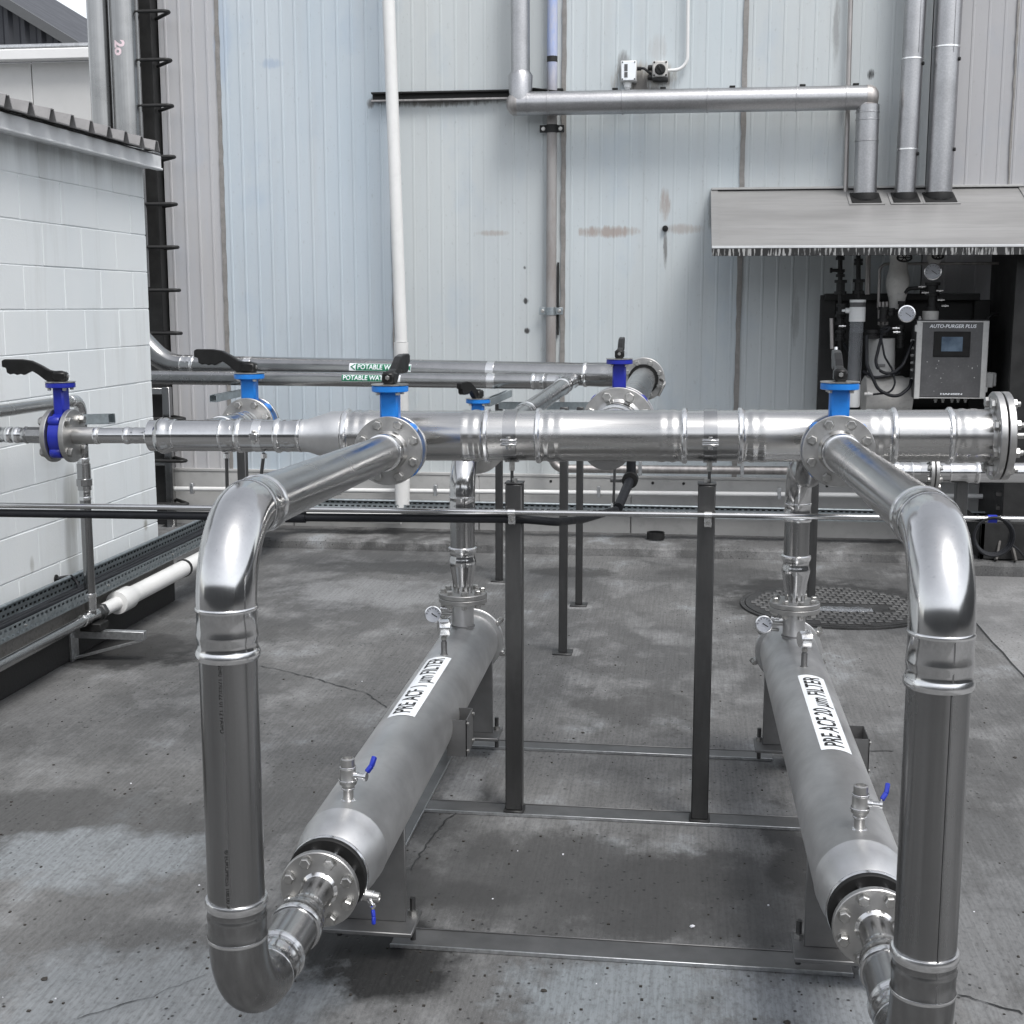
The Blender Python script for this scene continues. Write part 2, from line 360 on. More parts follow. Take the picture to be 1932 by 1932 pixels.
    def build(s, name, mat, parent=None, ang=38, flat=False):
        me = bpy.data.meshes.new(name); me.from_pydata(s.v, [], s.f); 
        bm = bmesh.new(); bm.from_mesh(me); bmesh.ops.recalc_face_normals(bm, faces=bm.faces); bm.to_mesh(me); bm.free()
        me.materials.append(M[mat])
        if not flat:
            me.polygons.foreach_set('use_smooth', [True]*len(me.polygons)); me.set_sharp_from_angle(angle=R(ang))
        return place(name, me, parent)
def place(name, me, parent=None, mtx=None):
    o = bpy.data.objects.new(name, me); col.objects.link(o)
    if mtx is not None: o.matrix_basis = mtx
    if parent is not None:
        o.parent = parent
        if parent.type == 'EMPTY': o.matrix_parent_inverse = Matrix.Translation(-parent.location)
    return o
LABELS = set()
def thing(name, label, cat, loc, group=None):
    o = bpy.data.objects.new(name, None); col.objects.link(o); o.location = loc; o.empty_display_size = .1
    return tag(o, label, cat, group)
def tag(o, label, cat, group=None, kind=None):
    if label: o['label'] = label
    if cat: o['category'] = cat
    if group: o['group'] = group
    if kind: o['kind'] = kind
    return o
def one(name, mb, mat, label, cat, group=None, **k): return tag(mb.build(name, mat, None, **k), label, cat, group)
def struct(name, mb, mat, **k): o = mb.build(name, mat, None, **k); o['kind'] = 'structure'; return o
def arc(c, a, b, rad, a0, a1, n=10):
    return [c + (a*math.cos(a0+(a1-a0)*i/n)+b*math.sin(a0+(a1-a0)*i/n))*rad for i in range(n+1)]
def bend(pts, rad, n=10):
    """polyline with its corners rounded"""
    out = [pts[0]]
    for i in range(1, len(pts)-1):
        p, q, r_ = pts[i-1], pts[i], pts[i+1]; d0 = (p-q).normalized(); d1 = (r_-q).normalized()
        an = d0.angle(d1); tl = min(rad/math.tan(an/2), (p-q).length*.98, (r_-q).length*.98)
        s0, s1 = q+d0*tl, q+d1*tl
        rr = tl*math.tan(an/2); cen = q+(d0+d1).normalized()*(rr/math.sin(an/2))
        v0, v1 = s0-cen, s1-cen; tot = v0.angle(v1); axn = v0.cross(v1).normalized()
        for k in range(n+1): out.append(cen + Quaternion(axn, tot*k/n) @ v0)
    out.append(pts[-1]); return out

# ------------------------------------------------------------------ text laid on surfaces
def text_mesh(s, size, align='CENTER', bold=0.0, sx=1.0):
    cu = bpy.data.curves.new('t', 'FONT'); cu.body = s; cu.size = size; cu.align_x = align; cu.align_y = 'CENTER'; cu.offset = bold; cu.resolution_u = 3
    o = bpy.data.objects.new('t', cu); col.objects.link(o); bpy.context.view_layer.update()
    dg = bpy.context.evaluated_depsgraph_get(); me = bpy.data.meshes.new_from_object(o.evaluated_get(dg))
    bpy.data.objects.remove(o); bpy.data.curves.remove(cu)
    for v in me.vertices: v.co.x *= sx
    return me
def wrap(me, name, mat, parent, p0, ax, out, r, cuts=.006, lift=.0008):
    """lay a flat mesh on a cylinder: its x runs along ax, its y runs round the pipe; (0,0) lies at p0 + out*r"""
    ax = ax.normalized(); out = (out-ax*out.dot(ax)).normalized(); side = out.cross(ax)      # +y of the print
    bm = bmesh.new(); bm.from_mesh(me)
    ys = [v.co.y for v in bm.verts]; y = min(ys)+cuts
    while y < max(ys):
        bmesh.ops.bisect_plane(bm, geom=bm.verts[:]+bm.edges[:]+bm.faces[:], plane_co=(0, y, 0), plane_no=(0, 1, 0)); y += cuts
    for v in bm.verts:
        w = v.co.y/r; v.co = p0 + ax*v.co.x + (out*math.cos(w)+side*math.sin(w))*(r+lift)
    m2 = bpy.data.meshes.new(name); bm.to_mesh(m2); bm.free(); m2.materials.append(M[mat]); return place(name, m2, parent)
def rect_mesh(w, h, x=0, y=0):
    me = bpy.data.meshes.new('r'); me.from_pydata([(x-w/2, y-h/2, 0), (x+w/2, y-h/2, 0), (x+w/2, y+h/2, 0), (x-w/2, y+h/2, 0)], [], [(0, 1, 2, 3)]); return me
def poly_mesh(pts):
    me = bpy.data.meshes.new('r'); me.from_pydata([(a, b, 0) for a, b in pts], [], [tuple(range(len(pts)))]); return me
def flat(me, name, mat, parent, p0, xdir, ydir, lift=.0015):
    nrm = xdir.cross(ydir).normalized()
    for v in me.vertices: v.co = p0 + xdir*v.co.x + ydir*v.co.y + nrm*lift
    me.materials.clear(); me.materials.append(M[mat]); me.name = name; return place(name, me, parent)

# ------------------------------------------------------------------ pipework vocabulary
_bolts = {}
def bolt_mesh(r, h, tip=False):
    """hex head on a washer with a stub of thread, along +Z"""
    k = (round(r, 4), round(h, 4), tip)
    if k not in _bolts:
        m = MB(); m.lathe(V(0, 0, 0), EZ, [(0, r*1.28), (h*.14, r*1.28)], 16)
        m.lathe(V(0, 0, h*.18), EZ, [(0, r*1.08), (h*.5, r*1.08), (h*.62, r*.9)], 6)
        m.lathe(V(0, 0, h*.6), EZ, [(0, r*.72), (h*.1, r*.68)] if not tip else [(0, r*.55), (h*.7, r*.55), (h*.75, r*.45)], 12)
        me = bpy.data.meshes.new('bolt'); me.from_pydata(m.v, [], m.f); me.materials.append(M['bolt'])
        bm = bmesh.new(); bm.from_mesh(me); bmesh.ops.recalc_face_normals(bm, faces=bm.faces); bm.to_mesh(me); bm.free()
        _bolts[k] = me
    return _bolts[k]
def orient(p, ax, spin=0.):
    m = ax.to_track_quat('Z', 'Y').to_matrix().to_4x4() @ Matrix.Rotation(spin, 4, 'Z'); m.translation = p; return m
def flange(parent, c, ax, rad, th=.018, nb=8, br=.0115, hub=None, face=1, mat='flange', phase=.5, name='flange', bolts=True, tip=False):
    """disc centred on c; bolts on the side of +ax (face=1), -ax (face=-1) or both (0)"""
    ax = ax.normalized(); prof = [(-th/2, rad-.002), (-th/2+.002, rad), (th/2-.002, rad), (th/2, rad-.002)]
    if hub: prof = [(-th/2, hub)]+prof+[(th/2, hub)]
    o = MB().lathe(c, ax, prof, 48).build(name, mat, parent)
    a, b = frame(ax)
    if bolts:
        for i in range(nb):
            w = 2*math.pi*(i+phase)/nb; p = c+(a*math.cos(w)+b*math.sin(w))*rad*.80
            for sg in ((1, -1) if face == 0 else (face,)):
                place('bolt', bolt_mesh(br*1.18, .02 if br > .009 else .014, tip), o, orient(p+ax*sg*th/2, ax*sg, random.uniform(0, 1)))
    return o
def fitprof(r, L, bead=1.10):
    return [(0, r*1.03), (.002, r*1.055), (.008, r*1.055), (.011, r*1.03), (L*.45, r*1.035), (L*.52, r*1.055), (L*.58, r*1.06), (L-.032, r*1.03), (L-.024, r*1.025),
            (L-.018, r*1.06), (L-.011, r*bead), (L-.005, r*bead), (L-.001, r*(bead-.03)), (L, r*1.0)]
def fitting(parent, p, ax, r, L=.085, mat='polish', bead=1.10, name='press_fitting'):
    o = MB().lathe(p, ax, fitprof(r, L, bead), 40).build(name, mat, parent)
    MB().lathe(p, ax, [(L-.019, r*1.055), (L-.012, r*bead+.0006), (L-.005, r*bead+.0006), (L-.0005, r*(bead-.025)), (L+.0004, r*1.002)], 40, False, False).build('bead', 'bright', o)
    MB().lathe(p, ax, [(.0015, r*1.054), (.003, r*1.066), (.007, r*1.066), (.0085, r*1.054)], 40, False, False).build('bead', 'bright', o)
    return o
def pipe(parent, p0, p1, r, mat='steel', name='pipe', n=36): return MB().cyl(p0, p1, r, n).build(name, mat, parent)
def elbow(parent, pts, r, rad, mat='polish', name='elbow', n=40): return MB().tube(bend(pts, rad, 16), r, n).build(name, mat, parent)
def clamp(parent, c, ax, r, w=.03, mat='steel', rod=None, name='pipe_clamp'):
    o = MB().lathe(c-ax*w/2, ax, [(0, r*1.0), (0, r*1.035), (w, r*1.035), (w, r*1.0)], 40, False, False).build(name, mat, parent)
    return o

LEVER = [(.024, -.002), (.026, .012), (.020, .032), (.006, .037), (-.018, .036), (-.035, .040), (-.062, .056), (-.095, .072), (-.13, .077), (-.19, .077), (-.20, .072), (-.20, .050), (-.186, .047), (-.184, .030), (-.172, .024),
         (-.16, .027), (-.148, .022), (-.136, .026), (-.124, .022), (-.112, .028), (-.095, .036), (-.075, .024), (-.05, .004), (-.04, -.002)]
def butterfly(name, label, c, ax, colr, rb, scale, lever, group, gapw=.05, neck=.19, loc=None, hub_r=.054):
    """wafer butterfly valve: c = bore centre, ax = bore axis, lever = direction the handle points to"""
    T = thing(name, label, 'valve', c, group)
    a, b = frame(ax); w = gapw
    body = MB().lathe(c-ax*w/2, ax, [(0, rb*.80), (.003, rb*.86), (w-.003, rb*.86), (w, rb*.80)], 40)
    body.build('body', colr, T)
    for i in range(4):                            # lugs between the flanges
        th = math.pi/4*(1+2*i); d = a*math.cos(th)+b*math.sin(th)
        MB().lathe(c+d*rb*.82-ax*w*.45, ax, [(0, rb*.17), (.004, rb*.2), (w*.9-.004, rb*.2), (w*.9, rb*.17)], 20).build('lug', colr, T)
    top = c+EZ*neck; s = scale
    nk = MB(); x, y = ax, EZ.cross(ax)
    m = Matrix((x, y, EZ)).transposed().to_4x4(); m.translation = c
    nk.box((-.020*s, -.026*s, rb*.7), (.020*s, .026*s, neck-.006), .006*s, m); nk.build('neck', colr, T)
    pl = MB().lathe(top-EZ*.016*s, EZ, [(0, .048*s), (.002, .051*s), (.015*s, .051*s), (.018*s, .048*s)], 28).build('mounting_plate', colr, T)
    MB().lathe(top+EZ*.0025*s, EZ, [(0, .052*s), (.003*s, .052*s)], 28).build('notch_plate', 'bolt', pl)
    for sx_, sy_ in ((1, 1), (1, -1), (-1, 1), (-1, -1)):
        place('bolt', bolt_mesh(.006*s, .011), pl, orient(top+(x*sx_+y*sy_)*.028*s-EZ*.0165*s, -EZ))
    lv = lever.normalized(); sd_ = lv.cross(EZ)
    base = top+EZ*.006*s
    pts = [base - lv*px*s + EZ*py*s - sd_*.0105*s for px, py in LEVER]
    h = MB().prism(pts, sd_*.021*s).build('lever', 'black', T, flat=True)
    bv = h.modifiers.new('b', 'BEVEL'); bv.width = .0035*s; bv.segments = 2; bv.limit_method = 'ANGLE'; bv.angle_limit = R(50)
    MB().box((-.026*s, -.018*s, 0), (.024*s, .018*s, .033*s), .006*s, Matrix.Translation(base) @ Matrix((lv, sd_, EZ)).transposed().to_4x4()).build('hub', 'black', h)
    place('bolt', bolt_mesh(.006*s, .012), h, orient(base+EZ*.018*s-lv*.022*s, -lv))
    return T
def box_from(parent, name, mat, px0, py0, px1, py1, Y0, Y1, c=.004):
    p, q = aY(px0, py0, Y0), aY(px1, py1, Y0)
    return MB().box((p.x, Y0, q.z), (q.x, Y1, p.z), c).build(name, mat, parent)

# ------------------------------------------------------------------ the setting
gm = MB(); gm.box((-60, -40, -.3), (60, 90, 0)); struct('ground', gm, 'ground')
def slabm():
    m = MB(); y = 8.86; pts = []
    n = 60
    for i in range(n+1):
        yy = -3+(y+3)*i/n; pts.append(V(1.632+random.uniform(-.004, .004), yy, .010))
    pts += [V(6, y, .010), V(6, -3, .010)]
    return m.prism(pts, V(0, 0, -.009))
struct('pavement', slabm(), 'ground2', flat=True)
def kerb(x0, x1, yf, h, yb=9.9):
    m = MB(); n = int((x1-x0)/.06); v = []; f = []
    for i in range(n+1):
        x = x0+(x1-x0)*i/n; j = random.uniform(-.007, .007); k = random.uniform(-.006, .004)
        v += [V(x, yf+j, .001), V(x, yf+.012+j, h*.75+k), V(x, yf+.03+j*1.5, h+k), V(x, yb, h+.01)]
    for i in range(n):
        for q in range(3): a = i*4+q; f.append((a, a+4, a+5, a+1))
    return m.add(v, f)
struct('kerb', kerb(-6, 1.66, 9.30, .07), 'kerbc', flat=True)
struct('kerb', kerb(1.66, 6, 8.87, .10), 'kerbc', flat=True)
def crack(pix, w=.004):
    p = [aZ(x, y, 0) for x, y in pix]; q = []
    for a, b in zip(p, p[1:]):
        n = max(3, int((b-a).length/.025))
        for i in range(n): q.append(a+(b-a)*i/n+V(random.uniform(-.007, .007), random.uniform(-.006, .006), 0))
    m = MB(); v = []; f = []
    for i, c in enumerate(q):
        d = (q[min(i+1, len(q)-1)]-q[max(i-1, 0)]).normalized(); s = V(-d.y, d.x, 0); ww = w*random.uniform(.3, 1.1)
        v += [c+s*ww+EZ*.0035, c-s*ww+EZ*.0035]
    for i in range(len(q)-1): f.append((2*i, 2*i+1, 2*i+3, 2*i+2))
    return m.add(v, f)
gobj = bpy.data.objects['ground']
for pix, w in [([(493, 1257), (543, 1268), (608, 1285), (658, 1300), (690, 1308), (708, 1321), (733, 1338)], .0035), ([(140, 1926), (225, 1897), (287, 1881), (350, 1854), (410, 1834)], .0016), ([(1804, 1879), (1831, 1882), (1861, 1894), (1911, 1907), (1932, 1917)], .003),
               ([(880, 1520), (840, 1552), (800, 1600), (770, 1650)], .003), ([(380, 1255), (250, 1238)], .002), ([(1632, 1418), (1700, 1418)], .003), ([(310, 1142), (370, 1112), (395, 1098)], .002)]:
    crack(pix, w).build('crack', 'ink', gobj, flat=True)

# ---- factory wall: one panel per sheet
FB = thing('factory_building', 'tall factory wall clad in pale ribbed metal panels behind the pipework', 'building', (0, YW, 0))
ZT = 7.0
def panel(x0, x1, mat, rib, pitch=.106, z0=.5, z1=ZT, y=YW):
    m = MB(); xs = [(x0, 0)]; x = x0+pitch*.5
    while x < x1-.03:
        xs += [(x-.010, 0), (x-.006, rib), (x+.006, rib), (x+.010, 0)]; x += pitch
    xs.append((x1, 0)); v = []; f = []
    for (xx, h) in xs: v += [V(xx, y-h, z0), V(xx, y-h, z1)]
    k = len(xs)
    for i in range(k-1): f.append((2*i, 2*i+2, 2*i+3, 2*i+1))
    v += [V(x0, y+.08, z0), V(x1, y+.08, z0), V(x1, y+.08, z1), V(x0, y+.08, z1)]; b = 2*k
    f += [(b, b+1, b+2, b+3), (0, 1, b+3, b), (2*k-2, b+1, b+2, 2*k-1)]
    return m.add(v, f).build('wall_panel', mat, FB, ang=15)
JX = [-3.955, -3.497, -2.195, -.922, .357, 1.63, 2.30, 3.6, 5.0]
for i, (mt, rb) in enumerate([('clad_left', .007), ('clad_blue', .0045), ('clad_grey', .002), ('clad_aqua', .002), ('clad_grey', .0025), ('clad_lilac', .003), ('clad_lilac', .003), ('clad_lilac', .003)]):
    panel(JX[i]+.004, JX[i+1]-.004, mt, rb)
MB().box((JX[0]-.01, YW+.085, 0), (5.0, YW+.3, ZT)).build('wall_core', 'seal', FB)
def strip(x, z0, z1, w):
    m = MB(); n = int((z1-z0)/.07); L = []; Rr = []
    for i in range(n+1):
        z = z0+(z1-z0)*i/n; L.append(V(x-w/2+random.uniform(-.004, .004), YW-.012, z)); Rr.append(V(x+w/2+random.uniform(-.003, .003), YW-.012, z))
    v = []
    for a, b in zip(L, Rr): v += [a, b, a+EY*.012, b+EY*.012]
    f = []
    for i in range(n): k = 4*i; f += [(k, k+1, k+5, k+4), (k, k+4, k+6, k+2), (k+1, k+3, k+7, k+5)]
    m.add(v, f).build('joint_strip', 'seal', FB, flat=True)
strip(-3.497, .5, ZT, .030); strip(-.922, .5, ZT, .032); strip(.357, .5, ZT, .034); strip(2.19, 2.58, ZT, .012); strip(-2.195, .5, ZT, .008)
for a, b in [(-3.955, -3.0), (-3.0, -1.55), (-1.55, -.40), (-.40, .90), (.90, 2.2), (2.2, 3.6)]:
    MB().box((a+.002, YW-.028, .06), (b-.002, YW+.02, .497), .004).build('skirting_panel', 'skirting', FB)
MB().box((-3.955, YW-.034, .492), (3.6, YW+.02, .512), .003).build('flashing', 'skirting', FB)
for px in (700, 763, 1232, 1330, 1560, 1290, 1040, 560):
    p = aY(px, 900, YW); MB().lathe(V(p.x, YW-.028, .46), -EY, [(0, .011), (.004, .009)], 12).build('screw', 'darksteel', FB)

# ---- dark corner column with step irons
DC = thing('corner_column', 'black steel column with looped step irons at left end of the wall', 'column', (-4.07, YW, 0))
MB().box((-4.33, YW-.05, .0), (-4.10, YW+.3, ZT), .004).build('web', 'darksteel', DC)
MB().box((-4.12, YW-.10, .0), (-3.965, YW+.3, ZT), .004).build('flange_plate', 'darksteel', DC)
for py in (-60, 30, 120, 205, 300, 388, 468, 548, 628, 787, 865, 945):
    z = aY(285, py, YW-.15).z; x0 = aY(247, 400, YW-.1).x
    MB().tube(bend([V(-4.20, YW-.06, z), V(-4.14, YW-.30, z), V(-3.72, YW-.30, z), V(-3.95, YW-.04, z)], .035, 6), .013, 12).build('step_iron', 'darksteel', DC)

# ---- exhaust stacks
for (x0, x1, lab, wob) in [(157, 197, 'left of the two shiny steel stacks above the block building roof', 0), (200, 249, 'right of two shiny steel stacks, with pink marking', 1)]:
    YS = 9.55; a, b = aY(x0, 60, YS), aY(x1, 60, YS); rr = (b.x-a.x)/2; cx = (a.x+b.x)/2+.04
    T = thing('exhaust_stack', lab, 'pipe', (cx, YS, 0), 'shiny stacks beside the factory wall')
    MB().cyl(V(cx, YS, 1.9), V(cx, YS, ZT), rr, 40).build('pipe', 'steel_v', T)
    MB().box((cx-rr*.25+rr, YS-.01, 1.9), (cx+rr+.012, YS+.01, ZT)).build('seam', 'steel_v', T)
    if wob:
        p = aY(225, 95, YS); me = text_mesh('\u1D18o' if False else '2o', .10, bold=.004)
        wrap(me, 'marking', 'pink', T, V(cx, YS, p.z), -EZ, V(-.05, -1, 0), rr, .02)

# ---- far buildings
YF = 14.0
FW = thing('far_building', 'low white building with white gutter behind the block building', 'building', (aY(60, 150, YF).x, YF, 0))
zt, zg0, zg1 = aY(80, 93, YF).z, aY(80, 117, YF).z, aY(80, 121, YF).z
xl, xr = -14.0, aY(300, 100, YF).x
xs = [xl]; xx = aY(60, 150, YF).x
for k in range(-3, 3): xs.append(xx+k*1.2)
xs = sorted([x for x in xs if x < xr])+[xr]
for a, b in zip(xs, xs[1:]): MB().box((a+.005, YF, 0), (b-.005, YF+.2, zg0), .006).build('wall_panel', 'farwall', FW)
MB().box((xl, YF-.16, zg0), (xr, YF-.02, zt-.02), .01).build('gutter', 'farwhite', FW)
MB().cyl(V(xl, YF-.12, zt), V(xr, YF-.12, zt), .035, 16).build('gutter_bead', 'galv', FW)
YG = 19.0
GB = thing('gable_building', 'dark corrugated gable roof rising behind the white gutter', 'building', (aY(0, 50, YG).x, YG, 0))
p0, p1 = aY(2, -8, YG), aY(163, 90, YG); d = (p1-p0); sl = d.z/d.x
x0 = p0.x-4; m = MB(); x = x0; zb = 3.0
while x < p1.x:
    for (u0, h0, u1, h1) in ((0, 0, .05, .05), (.05, .05, .11, .05), (.11, .05, .16, 0), (.16, 0, .25, 0)):
        xa, xb = x+u0, x+u1; za, zb2 = p0.z+sl*(xa-p0.x), p0.z+sl*(xb-p0.x)
        m.add([V(xa, YG-h0, zb), V(xb, YG-h1, zb), V(xb, YG-h1, zb2), V(xa, YG-h0, za)], [(0, 1, 2, 3)])
    x += .25
m.build('gable_cladding', 'darkroof', GB, flat=True)
pa, pb = V(x0, YG-.1, p0.z+sl*(x0-p0.x)), V(p1.x+.15, YG-.1, p1.z+sl*.15)
MB().beam(pa-EZ*.05, pb-EZ*.05, .12, .13).build('barge_board', 'darktrim', GB)
MB().add([V(x0, YG, 3), V(p1.x, YG+.02, 3), V(p1.x, YG+8, 3), V(x0, YG+8, 3), V(x0, YG+.02, p0.z+sl*(x0-p0.x)-.05), V(p1.x, YG+.02, p1.z-.05), V(p1.x, YG+8, p1.z-.05), V(x0, YG+8, p0.z+sl*(x0-p0.x)-.05)], [(4, 5, 6, 7), (0, 1, 5, 4), (2, 3, 7, 6)]).build('roof', 'darkroof', GB)

# ---- building across the yard: seen only mirrored in the steel
RB = thing('opposite_building', 'dark building across the yard, mirrored in the polished steel pipes', 'building', (0, -8, 0))
for i in range(20): MB().box((-36+i*2.4+.01, -9.3, 0), (-36+(i+1)*2.4-.01, -9, 4.2), .01).build('wall_panel', 'sleeve', RB)
for i in range(9): MB().box((12, -9+i*2.4+.01, 0), (12.3, -9+(i+1)*2.4-.01, 4.2), .01).build('wall_panel', 'sleeve', RB)
MB().box((-36.2, -9.4, 4.2), (12.4, -8.8, 4.4), .02).build('parapet', 'darktrim', RB)

# ---- white block building on the left
XB, YC = -3.10, 7.42
CH, BL = .208, .416; Z0 = 2.37-CH*10
BB = thing('block_building', 'white painted concrete block building with corrugated roof on the left', 'building', (XB, YC, 0))
MB().box((XB-3.0, 3.0, Z0), (XB-.0045, YC-.0045, 2.62)).build('mortar', 'block', BB)
def bmesh_block(L):
    m = MB().box((-.15, 0, 0), (0, L-.002, CH-.004), .003); me = bpy.data.meshes.new('block'); me.from_pydata(m.v, [], m.f); me.materials.append(M['block'])
    bm = bmesh.new(); bm.from_mesh(me); bmesh.ops.recalc_face_normals(bm, faces=bm.faces); bm.to_mesh(me); bm.free(); return me
full, half = bmesh_block(BL), bmesh_block(BL/2)
for k in range(11):
    z = Z0+k*CH; y = YC
    if k % 2: y -= BL/2; place('block', half, BB, Matrix.Translation((XB+random.uniform(-.001, .001), y, z+.003)))
    while y > 4.7:
        y -= BL; place('block', full, BB, Matrix.Translation((XB+random.uniform(-.0015, .0015), y, z+.002+random.uniform(-.001, .001))))
MB().box((XB-.4, 3.0, 0), (XB+.055, YC+.09, Z0+.0), .008).build('plinth', 'plinth', BB)
XFa = XB+.11
zf0, zf1 = aX(290, 318, XFa).z, aX(290, 291, XFa).z
MB().box((XFa-.03, 3.0, zf0), (XFa, YC+.0, zf1), .003).build('fascia', 'fascia', BB)
MB().box((XFa-.20, 3.0, zf0+.012), (XFa-.03, YC+.0, zf0+.022)).build('soffit', 'fascia', BB)
MB().cyl(V(XFa+.002, 3.0, zf0+.006), V(XFa+.002, YC+.0, zf0+.006), .007, 10).build('fascia_bead', 'fascia', BB)
m = MB(); pts = []; y = 3.0; pit = .205
while y < YC-.12: pts += [(y, 0), (y+.105, 0), (y+.128, .052), (y+.160, .052), (y+.183, 0)]; y += pit
v = []; f = []; tl = math.tan(R(11))
for (yy, h) in pts: v += [V(XFa+.05, yy, zf1+.012+h), V(XFa-2.6, yy, zf1+.012+h+2.65*tl)]
for i in range(len(pts)-1): f.append((2*i, 2*i+2, 2*i+3, 2*i+1))
rf = m.add(v, f).build('roof', 'roofing', BB, flat=True); so = rf.modifiers.new('s', 'SOLIDIFY'); so.thickness = .006
MB().box((XFa-.12, 3.0, zf1-.006), (XFa-.012, YC-.01, zf1+.010)).build('roof_batten', 'darksteel', BB)
gy0, gy1 = YC+.003, YC+.10
MB().box((XFa-.5, gy0, zf0+.05), (XFa-.04, gy1, zf1+.03), .006).build('gutter_end', 'darktrim', BB)

# ------------------------------------------------------------------ header and its branches
YH = 4.42; RH = .0842
def hp(px): 
    p = aY(px, 821, YH); zz = 1.327+(p.x+1.107)*.0125; return V(p.x, YH, zz)
HT = thing('header_pipe', 'large horizontal stainless header pipe crossing the middle of the yard', 'pipe', (0, YH, 0))
hd = (hp(1880)-hp(680)).normalized()
pipe(HT, hp(640), hp(1862), RH, 'steel_x')
def sleeve(pxa, pxb, r=RH, mat='steel_x', bead=1.095, ends=(1, 1), name='tee_fitting'):
    a, b = hp(pxa), hp(pxb); L = (b-a).length; s = r
    e = [(0, 1.0), (.002, bead-.03), (.006, bead), (.013, bead), (.019, 1.045), (.025, 1.012), (.034, 1.012), (.042, 1.045), (.052, 1.05), (.062, 1.02), (.070, 1.022), (.080, 1.045), (.092, 1.04), (.100, 1.012)]
    prof = []
    if ends[0]: prof += [(d, q*s) for d, q in e]
    else: prof += [(0, 1.012*s)]
    if ends[1]: prof += [(L-d, q*s) for d, q in reversed(e)]
    else: prof += [(L, 1.012*s)]
    o = MB().lathe(a, b-a, prof, 56).build(name, mat, HT)
    for k, pp, dd in ((0, a, 1), (1, b, -1)):
        if ends[k]: MB().lathe(pp, (b-a)*dd, [(.0, s*1.004), (.0015, s*(bead-.028)), (.0055, s*bead+.001), (.0135, s*bead+.001), (.0185, s*1.05)], 56, False, False).build('bead', 'bright', o)
    return o
t1 = sleeve(652, 926); t2 = sleeve(1012, 1297); t3 = sleeve(1391, 1690); t4 = sleeve(1784, 1866, ends=(1, 0), name='flange_adaptor')
# end flange and blind flange
EF = flange(HT, hp(1877), hd, .142, .022, 8, .0135, face=-1, phase=.5); EF2 = flange(HT, hp(1891)+hd*.004, hd, .142, .022, 8, .0135, face=1, phase=.5, name='blind_flange', tip=True)
MB().lathe(hp(1884), hd, [(-.003, .115), (.003, .115)], 40).build('gasket', 'rubber', EF)
MB().lathe(hp(1862), hd, [(0, RH), (.02, RH*1.1), (.03, RH*1.1)], 40).build('weld_neck', 'flange', HT)
MB().cyl(hp(1891), hp(1891)+hd*.12+EZ*.0, .010, 12).build('drain_plug', 'bolt', HT)
# left end: reducer, 108 mm run, reducers, 54 mm run
pcone0, pcone1 = hp(572), hp(634)
MB().lathe(pcone0, hd, [(0, .056), (.012, .057), (.016, .056), ((pcone1-pcone0).length-.01, RH*1.0), ((pcone1-pcone0).length+.03, RH*1.01)], 48).build('reducer', 'vessel', HT)
def run(pxa, pxb, r, mat='polish', name='pipe'): return pipe(HT, hp(pxa), hp(pxb), r, mat, name)
run(285, 575, .0545)
fitting(HT, hp(419), hd, .054, (hp(459)-hp(419)).length); fitting(HT, hp(570), -hd, .054, (hp(570)-hp(522)).length)
ck = clamp(HT, hp(490), hd, .0545, .03, 'bright')
MB().box(hp(490)+V(-.014, -.075, -.008), hp(490)+V(.014, -.052, .014), .002).build('clamp_lug', 'bright', ck)
place('bolt', bolt_mesh(.007, .012), ck, orient(hp(490)+V(0, -.064, .014), EZ)); place('bolt', bolt_mesh(.007, .012, True), ck, orient(hp(490)+V(0, -.064, -.008), -EZ))
MB().lathe(hp(278), hd, [(0, .030), (.014, .036), (.03, .048), (.045, .058), (.055, .063), (.07, .063), (.082, .058), (.095, .056), (.10, .058), (.106, .0565), (.108, .0545)], 40).build('reducer', 'polish', HT)
run(150, 285, .0275)
fitting(HT, hp(153), hd, .0275, (hp(188)-hp(153)).length); fitting(HT, hp(281), -hd, .0275, (hp(281)-hp(236)).length)
MB().lathe(hp(140), hd, [(0, .030), (.09, .030), (.1, .0275)], 32).build('weld_neck', 'flange', HT)
# the two header clamps with hinges and threaded rods
for pxc in (966, 1340):
    c = hp(pxc); w = .044
    o = MB().lathe(c-hd*w/2, hd, [(0, RH), (0, RH+.005), (w, RH+.005), (w, RH)], 56, False, False).build('pipe_clamp', 'steel', HT)
    q = c+EZ*(-.015)-EY*(RH+.011)
    MB().box(q+V(-.026, -.010, .004), q+V(.026, .012, .012), .002).build('clamp_lug', 'bright', o); MB().box(q+V(-.026, -.010, -.010), q+V(.026, .012, -.002), .002).build('clamp_lug', 'bright', o)
    place('bolt', bolt_mesh(.008, .014), o, orient(q+V(0, 0, -.010), -EZ)); place('bolt', bolt_mesh(.007, .010), o, orient(q+V(0, 0, .012), EZ))
    MB().lathe(c-EZ*(RH+.034), EZ, [(0, .010), (.03, .010)], 6).build('nut', 'bolt', o)
    MB().cyl(c-EZ*(RH+.10), c-EZ*(RH+.02), .0055, 10).build('threaded_rod', 'post', o)

# support posts under the header
for pxc, lab in ((971, 'left square steel post under the header pipe clamp'), (1336, 'right square steel post under the header pipe clamp')):
    b = aZ(972 if pxc < 1100 else 1327, 1540, 0); c = hp(pxc); x = c.x
    zt = c.z-RH-.078
    T = thing('support_post', lab, 'post', (x, YH, 0), 'square posts carrying the header')
    MB().box((x-.029, YH-.029, .018), (x+.029, YH+.029, zt), .004).build('post', 'post', T)
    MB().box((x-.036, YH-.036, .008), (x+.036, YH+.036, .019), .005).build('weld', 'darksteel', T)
    MB().box((x-.031, YH-.031, zt), (x+.031, YH+.031, zt+.006), .001).build('cap_plate', 'post', T)
    MB().lathe(V(x, YH, zt+.006), EZ, [(0, .010), (.012, .010)], 6).build('nut', 'bolt', T)

